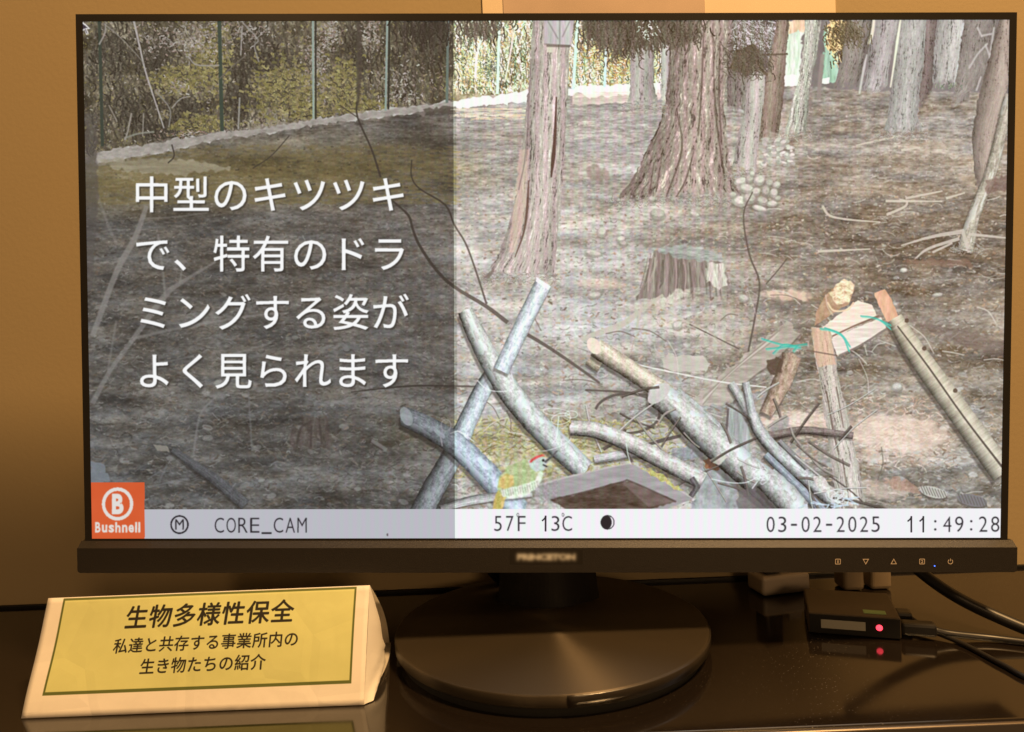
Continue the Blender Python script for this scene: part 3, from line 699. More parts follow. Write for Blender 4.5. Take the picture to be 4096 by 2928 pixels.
    loop(990, 944, 11, 13); loop(1235, 915, 30, 8, .1); loop(1245, 930, 22, 12, -.2); loop(1268, 920, 14, 8); loop(1225, 985, 44, 12, -.3, 3, 0, 3.2)
    for path in [[(1060, 845), (1075, 860), (1095, 868), (1125, 868), (1140, 858), (1135, 830)], [(1000, 962), (1020, 958), (1052, 980)], [(978, 970), (982, 990)], [(1240, 925), (1235, 970), (1225, 985)], [(1390, 985), (1394, 1010), (1400, 1030)], [(1580, 1064), (1620, 1072), (1655, 1072), (1680, 1060)], [(1684, 1030), (1690, 1055), (1670, 1085)]]:
        C.line(path, 2.4, sc, .7)
    for q in range(8):
        loop(1692 + U(-16, 16), 1056 + U(-10, 10), U(6, 14), U(4, 8), U(-1, 1))
        loop(1858 + U(-14, 14), 1106 + U(-10, 10), U(8, 18), U(5, 12), U(-1, 1))
    for q in range(14):
        x, y = U(1790, 1890), U(1108, 1130); C.line([(x, y), (x + U(-40, 40), y + U(-8, 12))], 3, (196, 206, 214), .8)

    # ---- feed tray
    C.poly([(1188, 1076), (1265, 1057), (1393, 1029), (1420, 1036), (1540, 1108), (1470, 1134), (1290, 1134), (1215, 1112)], (160, 152, 150), 1, .8, 2, 34, (40, 10), 200)
    C.poly([(1222, 1110), (1300, 1092), (1380, 1070), (1402, 1070), (1440, 1088), (1500, 1114), (1436, 1134), (1262, 1134)], (92, 77, 68), 1, 1.2, 3, 60, (24, 9), 201)
    C.poly([(1380, 1072), (1402, 1070), (1500, 1114), (1440, 1126)], (140, 120, 116), .5, 0, 3)
    C.line([(1192, 1078), (1265, 1058), (1393, 1030), (1420, 1037), (1538, 1106)], 4, (196, 186, 178), .6, 2)
    C.line([(1224, 1110), (1300, 1092), (1382, 1070), (1402, 1070), (1500, 1114)], 4, (84, 70, 64), .7, 2)
    C.poly([(1420, 1040), (1448, 1044), (1520, 1090), (1500, 1088)], (190, 180, 110), .8, 3, 1, 90, (6, 5), 202)
    G([(1536, 1062), (1546, 1082), (1534, 1102)], 12, (110, 104, 104), .4, seed=203)

    # ---- woodpecker
    C.poly([(1094, 1132), (1100, 1100), (1112, 1078), (1128, 1082), (1126, 1100), (1116, 1130)], (196, 176, 106), .95, 1, 2, 60, (5, 14), 210)
    C.poly([(1104, 1084), (1108, 1058), (1130, 1034), (1158, 1022), (1180, 1018), (1202, 1030), (1206, 1050), (1194, 1072), (1176, 1094), (1140, 1104), (1116, 1102)], (174, 180, 136), 1, .8, 2, 36, (10, 10), 211)
    C.poly([(1106, 1082), (1110, 1062), (1124, 1050), (1140, 1056), (1142, 1076), (1124, 1088)], (206, 178, 112), .85, 1, 4, 46, (6, 6), 212)
    C.poly([(1112, 1088), (1150, 1080), (1188, 1066), (1200, 1044), (1206, 1052), (1196, 1076), (1174, 1098), (1138, 1108), (1116, 1104)], (222, 224, 206), .85, 1.4, 2, 40, (5, 5), 213)
    for q in range(15):
        x = 1116 + q * 5.4; y = 1092 - (q / 15) ** 2 * 20
        C.line([(x, y - 6), (x + 3, y + 8)], 2, (150, 152, 132), .7)
    C.poly([(1172, 1022), (1190, 1012), (1210, 1016), (1214, 1028), (1208, 1044), (1190, 1048), (1176, 1036)], (188, 194, 186), 1, .6, 1, 20)
    C.poly([(1175, 1026), (1179, 1019), (1191, 1012), (1205, 1008), (1209, 1012), (1196, 1016), (1185, 1022), (1179, 1028)], (206, 74, 72), .9, .4, 2)
    C.line([(1210, 1026), (1222, 1016), (1236, 1002)], [6, 4, 3], (84, 84, 84), .9)
    C.ell(1206, 1022, 3, 3, (40, 36, 34)); C.line([(1206, 1032), (1214, 1036)], 3, (60, 58, 56))
    b0, b1 = C.M([(1086, 1000), (1240, 1130)]).astype(int)
    sub = C.img[b0[1]:b1[1], b0[0]:b1[0]]
    sub[:] = blur(sub, 2) + (fbm(sub.shape[0], sub.shape[1], 6, 5, 215, 2) - .5)[..., None] * 34

    # pine cones at the lower right
    for (cx, cy, rx, ry, an, c) in [(2072, 1094, 31, 12, .25, (190, 184, 172)), (2158, 1112, 34, 13, .2, (128, 122, 122))]:
        C.ell(cx, cy + 5, rx, ry, (96, 88, 82), .7, an, soft=3)
        C.ell(cx, cy, rx, ry, c, .95, an, rough=1)
        for q in range(9):
            x = cx - rx + (q + .8) * rx * 2 / 9.6
            C.line([(x - 3, cy - ry * .75 + (x - cx) * an), (x + 5, cy + ry * .75 + (x - cx) * an)], 2, (100, 92, 86), .7)
    C.poly([(1960, 1072), (1990, 1058), (2030, 1078), (2046, 1098), (2000, 1092)], (176, 142, 124), .7, 3, 2, 50)

    # ---- camera tone, caption panel
    cutc = int(C.M([(1007, 600)])[0, 0])
    I = np.clip(C.img, 0, 255)
    I = blur(I, 1)
    I = np.clip(I + (I - blur(I, 6)) * .75, 0, 255)
    I[:, cutc:] = np.clip((I[:, cutc:] - 146) * 1.2 + 158, 0, 255) * (.995, 1.0, .998)
    I += (blur(R.normal(0, 1, I.shape).astype(np.float32), 1)) * 5
    # cool cast low in the frame, warm above
    I *= (1 + np.array([-.03, 0, .045], np.float32) * np.clip((VY - 560) / 500, 0, 1)[..., None])
    I[..., 2] *= .985
    C.img = np.clip(I, 0, 255)

    # caption bar
    bar = C.M([(204, 1131), (2222, 1131)])[:, 1].mean()
    C.img[int(bar):] = (244, 244, 248)
    cut = int(C.M([(1007, 600)])[0, 0])
    Lh = C.img[:, :cut]
    f = np.array([.775, .765, .755], np.float32)
    Lh[:] = 255 * f * (Lh / 255) ** 1.5 * .97 + 14
    Lh[:] = Lh * .72 + Lh.mean(2, keepdims=True) * .28
    Lh[int(bar):] = (187, 188, 197)

    # faint colour beat between the display's pixel grid and itself
    xs = np.arange(PW, dtype=np.float32)
    ph = 2 * np.pi * xs / 19.5 + .8 * np.sin(xs / 170)
    env = np.exp(-((xs - 1150) / 520) ** 2) * .8 + .15
    wv = (np.sin(ph)[None] * env[None] * (.7 + .5 * vnoise(PH, PW, 300, 200, 90))).astype(np.float32)
    amp = .034
    C.img[..., 0] *= 1 + amp * wv; C.img[..., 1] *= 1 - amp * .8 * wv; C.img[..., 2] *= 1 + amp * .6 * wv

    # ---- lettering on the picture
    def place(tr, x0, y0, x1, y1, col, **k):
        C.glyphs(C.M(fit_tris(tr, x0, y0, x1, y1).reshape(-1, 2)).reshape(-1, 3, 2), col, **k)

    def row(s, xs, y0, y1, w, col, off=-.012, narrow={}, **k):
        for ch, x in zip(s, xs):
            if ch in ' ':
                continue
            if ch == '-':
                place(glyph(ch, off), x + w * .12, (y0 + y1) / 2 - 1, x + w * .88, (y0 + y1) / 2 + 3, col, **k)
            elif ch == ':':
                place(glyph(ch, off), x + w * .5 - 2.5, y0 + 8, x + w * .5 + 2.5, y1 - 3, col, **k)
            elif ch == '1':
                C.line([(x + w * .5, y0), (x + w * .5, y1)], 3.6, col, 1, 0)
                C.line([(x + w * .52, y0 + 1), (x + w * .34, y0 + 6), (x + w * .08, y0 + 10)], 3.2, col, 1, 0)
            elif ch == '_':
                place(glyph(ch, off), x - w * .05, y1 - 1, x + w * 1.05, y1 + 3, col, **k)
            else:
                place(glyph(ch, off), x, y0, x + w, y1, col, **k)

    ink = (34, 32, 40)
    em = 87.4
    for s, x0, cy in [('中型のキツツキ', 292, 430), ('で、特有のドラ', 294.5, 562), ('ミングする姿が', 297.5, 692), ('よく見られます', 300, 822)]:
        for i, ch in enumerate(s):
            tr = glyph(ch, .006)
            cx = x0 + (i + .5) * em
            q = (tr - [.5, -.38]) * 86 + [cx, cy]
            C.glyphs(C.M(q.reshape(-1, 2)).reshape(-1, 3, 2), (250, 251, 252), shadow=(36, 34, 32))
    # maker's badge
    C.poly([(203, 1070), (322, 1070), (323, 1200), (205, 1200)], (214, 92, 50), 1, 0, 0, 10, (60, 60), 230)
    wb = (226, 222, 218)
    C.ell(262.5, 1118, 35, 37, wb); C.ell(262.5, 1118, 27.5, 29, (212, 90, 50))
    place(text_tris('B', .05), 250, 1095, 276, 1141, wb)
    xs_ = [213, 228, 243, 257.5, 272.5, 287, 301.5, 308.5]
    for ch, x in zip('Bushnell', xs_):
        tall = ch in 'Bhl'
        w_ = 4.6 if ch == 'l' else 12
        place(glyph(ch, .035), x, 1158 if tall else 1164, x + w_, 1181.5, wb)
    C.ell(400, 1164, 20.5, 21, ink); C.ell(400, 1164, 17, 17.5, (190, 190, 198))
    place(glyph('M'), 390.5, 1152, 409.5, 1175, ink)
    row('CORE_CAM', [478 + 26.2 * i for i in range(8)], 1149, 1182, 20.5, ink)
    row('57', [1098, 1124], 1146, 1179, 16, ink); row('F', [1150], 1146, 1179, 17, ink)
    row('13', [1203, 1225], 1146, 1179, 17, ink); row('C', [1249], 1146, 1179, 21, ink)
    for x in (1150, 1250):
        C.ell(x, 1143, 3, 4.5, (120, 120, 126)); C.ell(x, 1143, 1.4, 2.6, (240, 240, 240))
    C.ell(1349, 1160, 15.5, 16, ink); C.ell(1351, 1160, 11.5, 13.5, (244, 240, 244)); C.ell(1346.5, 1160, 11.8, 15.2, ink)
    row('03-02-2025', [1702 + 25.9 * i for i in range(10)], 1148, 1182, 17.5, ink)
    row('11:49:28', [2014 + 26.6 * i for i in range(8)], 1148, 1182, 18, ink)
    C.ell(861, 1187, 2, 3, (96, 84, 90))
    # pointer arrow in the corner
    cur = [(180, 44.5), (198.4, 62), (189.2, 61.6), (194.6, 72.6), (189.4, 75), (185, 63.6), (180, 68)]
    C.poly(cur, (240, 238, 236), 1, 0, 1)
    C.poly([(180, 49), (193, 60), (186.6, 60.4), (191.8, 71.6), (190, 72.4), (185.4, 60.6), (180, 64)], (56, 50, 62), 1, 0, 1)
    return to_image('display_picture', C.img)


# ------------------------------------------------------------------ materials
def mat(name, col, rough=.5, metal=0., spec=.5, bump=0., bscale=400., vary=0., vscale=30., coat=0., ior=1.5, emit=None, estr=0.):
    m = bpy.data.materials.new(name); m.use_nodes = True
    nt = m.node_tree; b = nt.nodes['Principled BSDF']
    b.inputs['Base Color'].default_value = (*col, 1); b.inputs['Roughness'].default_value = rough
    b.inputs['Metallic'].default_value = metal; b.inputs['Specular IOR Level'].default_value = spec
    b.inputs['IOR'].default_value = ior; b.inputs['Coat Weight'].default_value = coat
    if emit:
        b.inputs['Emission Color'].default_value = (*emit, 1); b.inputs['Emission Strength'].default_value = estr
    if bump or vary:
        tc = nt.nodes.new('ShaderNodeTexCoord')
    if vary:
        n = nt.nodes.new('ShaderNodeTexNoise'); n.inputs['Scale'].default_value = vscale; n.inputs['Detail'].default_value = 5
        nt.links.new(tc.outputs['Object'], n.inputs['Vector'])
        mx = nt.nodes.new('ShaderNodeMix'); mx.data_type = 'RGBA'
        mx.inputs['A'].default_value = (*[c * (1 - vary) for c in col], 1); mx.inputs['B'].default_value = (*[min(1, c * (1 + vary)) for c in col], 1)
        nt.links.new(n.outputs['Fac'], mx.inputs['Factor']); nt.links.new(mx.outputs['Result'], b.inputs['Base Color'])
    if bump:
        n2 = nt.nodes.new('ShaderNodeTexNoise'); n2.inputs['Scale'].default_value = bscale; n2.inputs['Detail'].default_value = 3
        nt.links.new(tc.outputs['Object'], n2.inputs['Vector'])
        bp = nt.nodes.new('ShaderNodeBump'); bp.inputs['Strength'].default_value = bump; bp.inputs['Distance'].default_value = .0005
        nt.links.new(n2.outputs['Fac'], bp.inputs['Height']); nt.links.new(bp.outputs['Normal'], b.inputs['Normal'])
    return m


def picture_mat(name, im, emit=False, rough=.6):
    m = bpy.data.materials.new(name); m.use_nodes = True
    nt = m.node_tree; b = nt.nodes['Principled BSDF']
    t = nt.nodes.new('ShaderNodeTexImage'); t.image = im; t.extension = 'EXTEND'
    uv = nt.nodes.new('ShaderNodeUVMap'); uv.uv_map = 'UVMap'
    nt.links.new(uv.outputs[0], t.inputs[0])
    b.inputs['Roughness'].default_value = rough
    if emit:
        b.inputs['Base Color'].default_value = (.012, .012, .013, 1); b.inputs['Specular IOR Level'].default_value = .25
        nt.links.new(t.outputs[0], b.inputs['Emission Color']); b.inputs['Emission Strength'].default_value = .97
    else:
        nt.links.new(t.outputs[0], b.inputs['Base Color'])
        b.inputs['Specular IOR Level'].default_value = .2
    return m


M_plastic = mat('charcoal_plastic', (.021, .018, .0155), .42, spec=.4, bump=.35, bscale=2600, vary=.12, vscale=900)
M_border = mat('display_border', (.016, .014, .012), .28, spec=.5)
M_black = mat('black_plastic', (.006, .006, .006), .5, spec=.3)
M_neck = mat('neck_plastic', (.008, .007, .007), .5, spec=.3, bump=.2, bscale=2200)
M_mark = mat('printed_mark', (.62, .52, .42), .6)
M_led_blue = mat('blue_lamp', (.02, .05, .6), .3, emit=(.08, .2, 1.), estr=2.2)
M_led_red = mat('red_lamp', (.5, .02, .03), .3, emit=(1., .05, .08), estr=2.6)
M_paper = mat('white_paper', (.80, .77, .72), .75, spec=.15, bump=.12, bscale=500, vary=.04, vscale=60)
def let_through(m, k):
    nt = m.node_tree; b = nt.nodes['Principled BSDF']; out = [n for n in nt.nodes if n.type == 'OUTPUT_MATERIAL'][0]
    t = nt.nodes.new('ShaderNodeBsdfTranslucent'); t.inputs[0].default_value = (.84, .78, .68, 1)
    mx = nt.nodes.new('ShaderNodeMixShader'); mx.inputs[0].default_value = k
    nt.links.new(b.outputs[0], mx.inputs[1]); nt.links.new(t.outputs[0], mx.inputs[2]); nt.links.new(mx.outputs[0], out.inputs[0])
    return m


M_thin = let_through(mat('thin_paper', (.82, .78, .72), .75, spec=.15, bump=.12, bscale=500, vary=.04, vscale=60), .45)
M_cream = mat('cream_plastic', (.50, .43, .36), .45)
M_grey = mat('grey_label', (.30, .30, .27), .6)
M_green = mat('green_sticker', (.30, .50, .22), .6)
M_cable = mat('black_cable', (.012, .012, .013), .38, spec=.5)
M_steel = mat('edge_trim', (.28, .24, .2), .28, metal=.9)
M_rubber = mat('rubber', (.010, .010, .010), .7)


def brushed_disc():
    m = mat('brushed_disc', (.082, .066, .046), .37, metal=.6)
    nt = m.node_tree; b = nt.nodes['Principled BSDF']
    tc = nt.nodes.new('ShaderNodeTexCoord')
    sub = nt.nodes.new('ShaderNodeVectorMath'); sub.operation = 'SUBTRACT'; sub.inputs[1].default_value = (0, 0, 0)
    nt.links.new(tc.outputs['Object'], sub.inputs[0])
    ln = nt.nodes.new('ShaderNodeVectorMath'); ln.operation = 'LENGTH'
    nt.links.new(sub.outputs[0], ln.inputs[0])
    no = nt.nodes.new('ShaderNodeTexNoise'); no.noise_dimensions = '1D'; no.inputs['Scale'].default_value = 1600; no.inputs['Detail'].default_value = 3
    nt.links.new(ln.outputs['Value'], no.inputs['W'])
    n2 = nt.nodes.new('ShaderNodeTexNoise'); n2.inputs['Scale'].default_value = 2600; nt.links.new(tc.outputs['Object'], n2.inputs['Vector'])
    ad = nt.nodes.new('ShaderNodeMath'); ad.operation = 'ADD'; nt.links.new(no.outputs['Fac'], ad.inputs[0]); nt.links.new(n2.outputs['Fac'], ad.inputs[1])
    bp = nt.nodes.new('ShaderNodeBump'); bp.inputs['Strength'].default_value = .22; bp.inputs['Distance'].default_value = .0003
    nt.links.new(ad.outputs[0], bp.inputs['Height']); nt.links.new(bp.outputs[0], b.inputs['Normal'])
    tg = nt.nodes.new('ShaderNodeTangent'); tg.direction_type = 'RADIAL'; tg.axis = 'Z'
    nt.links.new(tg.outputs[0], b.inputs['Tangent']); b.inputs['Anisotropic'].default_value = .92; b.inputs['Anisotropic Rotation'].default_value = .25
    return m


def desk_gloss():
    m = mat('black_gloss', (.011, .008, .006), .06, spec=.5, ior=1.9)
    nt = m.node_tree; b = nt.nodes['Principled BSDF']
    tc = nt.nodes.new('ShaderNodeTexCoord')
    # dust: tiny pale grains
    vo = nt.nodes.new('ShaderNodeTexVoronoi'); vo.inputs['Scale'].default_value = 420
    nt.links.new(tc.outputs['Object'], vo.inputs['Vector'])
    big = nt.nodes.new('ShaderNodeTexNoise'); big.inputs['Scale'].default_value = 9; big.inputs['Detail'].default_value = 4
    nt.links.new(tc.outputs['Object'], big.inputs['Vector'])
    thr = nt.nodes.new('ShaderNodeMapRange'); thr.inputs['From Min'].default_value = .46; thr.inputs['From Max'].default_value = .78
    thr.inputs['To Min'].default_value = .0; thr.inputs['To Max'].default_value = .15
    nt.links.new(big.outputs['Fac'], thr.inputs['Value'])
    lt = nt.nodes.new('ShaderNodeMath'); lt.operation = 'LESS_THAN'
    nt.links.new(vo.outputs['Distance'], lt.inputs[0]); nt.links.new(thr.outputs['Result'], lt.inputs[1])
    mx = nt.nodes.new('ShaderNodeMix'); mx.data_type = 'RGBA'
    mx.inputs['A'].default_value = (.011, .008, .006, 1); mx.inputs['B'].default_value = (.085, .07, .052, 1)
    nt.links.new(lt.outputs[0], mx.inputs['Factor']); nt.links.new(mx.outputs['Result'], b.inputs['Base Color'])
    # smears change the gloss
    sm = nt.nodes.new('ShaderNodeTexNoise'); sm.inputs['Scale'].default_value = 14; sm.inputs['Detail'].default_value = 6; sm.inputs['Distortion'].default_value = .8
    nt.links.new(tc.outputs['Object'], sm.inputs['Vector'])
    mr = nt.nodes.new('ShaderNodeMapRange'); mr.inputs['From Min'].default_value = .3; mr.inputs['From Max'].default_value = .8
    mr.inputs['To Min'].default_value = .03; mr.inputs['To Max'].default_value = .16
    nt.links.new(sm.outputs['Fac'], mr.inputs['Value'])
    r2 = nt.nodes.new('ShaderNodeMath'); r2.operation = 'MULTIPLY_ADD'; r2.inputs[1].default_value = .5
    nt.links.new(lt.outputs[0], r2.inputs[0]); nt.links.new(mr.outputs['Result'], r2.inputs[2])
    nt.links.new(r2.outputs[0], b.inputs['Roughness'])
    return m


# ------------------------------------------------------------------ mesh helpers
def tag(o, label=None, cat=None, group=None, kind=None):
    if label: o['label'] = label
    if cat: o['category'] = cat
    if group: o['group'] = group
    if kind: o['kind'] = kind
    return o


def empty(name, loc=(0, 0, 0)):
    o = bpy.data.objects.new(name, None); sc.collection.objects.link(o); o.location = loc
    o.empty_display_size = .02
    return o


def world_of(o):
    v = Vector((0, 0, 0))
    while o:
        v = v + o.location; o = o.parent
    return v


def mesh(name, verts, faces, m, parent=None, smooth=False, uv=None, origin=None, bevel=0., seg=2, solid=0.):
    """vertices in world space; the object keeps its origin at `origin`"""
    org = Vector(origin) if origin is not None else (world_of(parent) if parent else Vector((0, 0, 0)))
    me = bpy.data.meshes.new(name)
    me.from_pydata([tuple(Vector(v) - org) for v in verts], [], [tuple(f) for f in faces])
    if uv is not None:
        l = me.uv_layers.new(name='UVMap')
        for lp in me.loops:
            l.data[lp.index].uv = uv[lp.vertex_index]
    bm = bmesh.new(); bm.from_mesh(me)
    if uv is None:
        bmesh.ops.recalc_face_normals(bm, faces=bm.faces)
    bm.to_mesh(me); bm.free()
    if smooth:
        for p in me.polygons: p.use_smooth = True
    me.materials.append(m)
    o = bpy.data.objects.new(name, me); sc.collection.objects.link(o)
    if parent:
        o.parent = parent; o.location = org - world_of(parent)
    else:
        o.location = org
    if solid:
        s = o.modifiers.new('thickness', 'SOLIDIFY'); s.thickness = solid; s.offset = 0
    if bevel:
        b = o.modifiers.new('bevel', 'BEVEL'); b.width = bevel; b.segments = seg; b.limit_method = 'ANGLE'
    return o


def box_vf(x0, x1, y0, y1, z0, z1, f=None):
    v = [(x, y, z) for x in (x0, x1) for y in (y0, y1) for z in (z0, z1)]
    if f: v = [f(*p) for p in v]
    return v, [(0, 1, 3, 2), (4, 6, 7, 5), (0, 4, 5, 1), (2, 3, 7, 6), (0, 2, 6, 4), (1, 5, 7, 3)]


def prism_vf(outline, d0, d1, f):
    """outline of (a, b) pairs swept from depth d0 to d1; f(a, b, d) -> world"""
    n = len(outline)
    v = [f(a, b, d0) for a, b in outline] + [f(a, b, d1) for a, b in outline]
    return v, [tuple(range(n)), tuple(range(2 * n - 1, n - 1, -1))] + [(i, i + n, (i + 1) % n + n, (i + 1) % n) for i in range(n)]


def lathe_vf(prof, cx, cy, n=128, close=True):
    v, fc = [], []
    for r, z in prof:
        for i in range(n):
            a = 2 * math.pi * i / n
            v.append((cx + r * math.cos(a), cy + r * math.sin(a), z))
    for k in range(len(prof) - 1):
        for i in range(n):
            j = (i + 1) % n
            fc.append((k * n + i, k * n + j, (k + 1) * n + j, (k + 1) * n + i))
    if close:
        fc.append(tuple(range(n))); fc.append(tuple((len(prof) - 1) * n + i for i in range(n)))
    return v, fc


def spline(pts, n=10):
    p = [Vector(q) for q in pts]; p = [p[0] * 2 - p[1]] + p + [p[-1] * 2 - p[-2]]
    out = []
    for i in range(1, len(p) - 2):
        for k in range(n):
            t = k / n
            out.append(.5 * ((2 * p[i]) + (-p[i - 1] + p[i + 1]) * t + (2 * p[i - 1] - 5 * p[i] + 4 * p[i + 1] - p[i + 2]) * t * t + (-p[i - 1] + 3 * p[i] - 3 * p[i + 1] + p[i + 2]) * t ** 3))
    return out + [p[-2]]


def tube_vf(pts, r, n=12, smooth=True):
    P = spline(pts) if smooth else [Vector(q) for q in pts]
    v, fc = [], []
    for i, q in enumerate(P):
        d = (P[min(i + 1, len(P) - 1)] - P[max(i - 1, 0)]).normalized()
        a = d.cross(Vector((0, 0, 1)))
        a = a.normalized() if a.length > 1e-4 else Vector((1, 0, 0))
        b = a.cross(d)
        rr = r if np.isscalar(r) else float(np.interp(i / (len(P) - 1), np.linspace(0, 1, len(r)), r))
        for k in range(n):
            t = 2 * math.pi * k / n
            v.append(q + (a * math.cos(t) + b * math.sin(t)) * rr)
    for i in range(len(P) - 1):
        for k in range(n):
            fc.append((i * n + k, i * n + (k + 1) % n, (i + 1) * n + (k + 1) % n, (i + 1) * n + k))
    fc += [tuple(range(n)), tuple((len(P) - 1) * n + k for k in range(n))]
    return v, fc


# ------------------------------------------------------------------ setting
def wall_mat():
    m = mat('tan_wall', (.37, .29, .17), .7, spec=.2, bump=.25, bscale=260, vary=.05, vscale=6)
    return m


v, f = box_vf(-1.6, 1.6, .15, .25, -.4, 2.2)
tag(mesh('wall', v, f, wall_mat()), kind='structure')

desk = empty('desk', (0, .02, -.03))
tag(desk, 'glossy black desk top under the monitor', 'desk')
v, f = box_vf(-1.1, 1.1, -.0955, .1462, -.028, 0)
mesh('desk_top', v, f, desk_gloss(), desk, bevel=.0015, seg=3)
v, f = box_vf(-1.1, 1.1, -.0985, -.0957, -.028, -.0006)
mesh('front_trim', v, f, M_steel, desk, bevel=.0009, seg=3)
v, f = box_vf(-1.1, 1.1, .1464, .1498, -.028, .0026)
mesh('back_gap_strip', v, f, M_black, desk, bevel=.0008)  # black strip put in for the dark gap between desk and wall

# ------------------------------------------------------------------ monitor
SW, SH = .597, .3358
Q, ZB = -.03954, .08125
cq, sq = math.cos(Q), math.sin(Q)


def pan(x, h, d):
    """panel coordinates (along, up from the picture's lower edge, back) to world; the panel hangs slightly askew"""
    hh = h - SH / 2
    return (x * cq - hh * sq, d, ZB + SH / 2 + x * sq + hh * cq)


DX, DY, DR = -.0047, .03, .108
mon = empty('monitor', (DX, DY, 0))
tag(mon, 'black desktop monitor on a round stand showing a woodland trail camera picture', 'monitor')

# display: a 1 mm slab whose front carries the picture
v = [pan(-SW / 2, 0, 0), pan(SW / 2, 0, 0), pan(SW / 2, SH, 0), pan(-SW / 2, SH, 0)]
screen = mesh('screen', v, [(0, 1, 2, 3)], picture_mat('lit_display', forest_picture(), emit=True, rough=.45), mon, uv=[(0, 0), (1, 0), (1, 1), (0, 1)])
screen['label'] = 'lit display with a woodland picture, white Japanese caption and status bar'
# border round the picture
bo = []
X0, X1, H0, H1 = -.3029, .3031, -.0022, .3404
for nm, (a, b, c, d) in {'l': (X0, -SW / 2, H0, H1), 'r': (SW / 2, X1, H0, H1), 't': (-SW / 2, SW / 2, SH, H1), 'b': (-SW / 2, SW / 2, H0, 0)}.items():
    bo.append((a, b, c, d))
v, f = [], []
for (a, b, c, d) in bo:
    vv, ff = box_vf(a, b, c, d, -.0004, .003, lambda x, h, dd: pan(x, h, dd))
    f += [tuple(i + len(v) for i in q) for q in ff]; v += vv
mesh('display_border', v, f, M_border, mon)


def rrect(x0, x1, y0, y1, r, corners=(1, 1, 1, 1), n=6):
    o = []
    for k, (cx, cy, a0) in enumerate([(x0, y0, 180), (x1, y0, 270), (x1, y1, 0), (x0, y1, 90)]):
        rr = r if corners[k] else 1e-4
        px = cx + (rr if k in (0, 3) else -rr); py = cy + (rr if k in (0, 1) else -rr)
        for i in range(n + 1):
            a = math.radians(a0 + 90 * i / n)
            o.append((px + rr * math.cos(a), py + rr * math.sin(a)))
    return o


v, f = prism_vf(rrect(-.3040, .3044, -.006, .3419, .0022), .0031, .016, pan)
mesh('casing', v, f, M_black, mon, bevel=.0006)
v, f = prism_vf(rrect(-.235, .235, .03, .30, .02), .016, .040, pan)
mesh('back_housing', v, f, M_black, mon, bevel=.006, seg=3)
# lower bezel: sloped lip and front face
v, f = prism_vf(rrect(-.3055, .3064, -.0213, -.0050, .0022, (1, 1, 0, 0)), -.0052, .016, pan)
chin = mesh('lower_bezel', v, f, M_plastic, mon, bevel=.0003)
lip = []
for x in (-.3052, .3061):
    lip += [pan(x, -.0014, -.0006), pan(x, -.0050, -.0052), pan(x, -.0050, .012), pan(x, -.0014, .0028)]
mesh('bezel_lip', lip, [(0, 1, 5, 4), (1, 2, 6, 5), (2, 3, 7, 6), (3, 0, 4, 7), (0, 3, 2, 1), (4, 5, 6, 7)], M_plastic, mon)

# touch marks printed on the lower bezel
FD = -.00532


def strip(path, wid, closed, name, parent, m, depth=.0001):
    """flat printed line along a path of panel points"""
    p = [Vector((a, b, 0)) for a, b in path]; n = len(p)
    v, f = [], []
    for i in range(n):
        pr = p[i - 1] if (closed or i) else p[i]; nx = p[(i + 1) % n] if (closed or i < n - 1) else p[i]
        d0 = (p[i] - pr); d1 = (nx - p[i])
        d0 = d0.normalized() if d0.length > 0 else d1.normalized(); d1 = d1.normalized() if d1.length > 0 else d0
        nn = Vector((-(d0 + d1).y, (d0 + d1).x, 0)).normalized()
        k = wid / 2 / max(.4, nn.dot(Vector((-d0.y, d0.x, 0))))
        for s in (1, -1):
            q = p[i] + nn * k * s
            v.append(pan(q.x, q.y, FD)); v.append(pan(q.x, q.y, FD + depth))
    for i in range(n if closed else n - 1):
        a, b = i * 4, ((i + 1) % n) * 4
        f += [(a, b, b + 2, a + 2), (a + 1, a + 3, b + 3, b + 1), (a, a + 1, b + 1, b), (a + 2, b + 2, b + 3, a + 3)]
    return mesh(name, v, f, m, parent)


def arc(cx, cy, r, a0, a1, n=20):
    return [(cx + r * math.cos(math.radians(a0 + (a1 - a0) * i / n)), cy + r * math.sin(math.radians(a0 + (a1 - a0) * i / n))) for i in range(n + 1)]


hy = -.0142; lw = .00036
for bx_, txt in ((.1898, '1'), (.2445, '2')):
    mk = strip(rrect(bx_ - .0016, bx_ + .0016, hy - .0016, hy + .0016, .0003, n=2), lw, True, 'button_mark', chin, M_mark)
    tr = text_tris('2', .02) if txt == '2' else np.array([[[0, 0], [1, 0], [1, 1]], [[0, 0], [1, 1], [0, 1]]], np.float32)
    tr = fit_tris(tr, bx_ - (.0003 if txt == '1' else .0007), -.0010, bx_ + (.0003 if txt == '1' else .0007), .0010)
    vv = [pan(a, hy - b, FD) for a, b in tr.reshape(-1, 2)]
    mesh('button_number', vv, [(3 * i, 3 * i + 1, 3 * i + 2) for i in range(len(tr))], M_mark, chin)
strip([(.2079 - .0017, hy + .0015), (.2079 + .0017, hy + .0015), (.2079, hy - .0016)], lw, True, 'button_mark', chin, M_mark)
strip([(.2261 - .0017, hy - .0015), (.2261 + .0017, hy - .0015), (.2261, hy + .0016)], lw, True, 'button_mark', chin, M_mark)
strip(arc(.2629, hy - .0001, .0015, 125, 415), lw, False, 'button_mark', chin, M_mark)
strip([(.2629, hy + .0002), (.2629, hy + .0019)], lw * 1.1, False, 'button_mark', chin, M_mark)
v, f = prism_vf([(.2527 + .00042 * math.cos(t), -.0171 + .00042 * math.sin(t)) for t in np.linspace(0, 2 * math.pi, 13)[:-1]], FD - .0001, FD + .0002, pan)
led = mesh('power_light', v, f, M_led_blue, chin)
led['label'] = 'tiny blue power light'


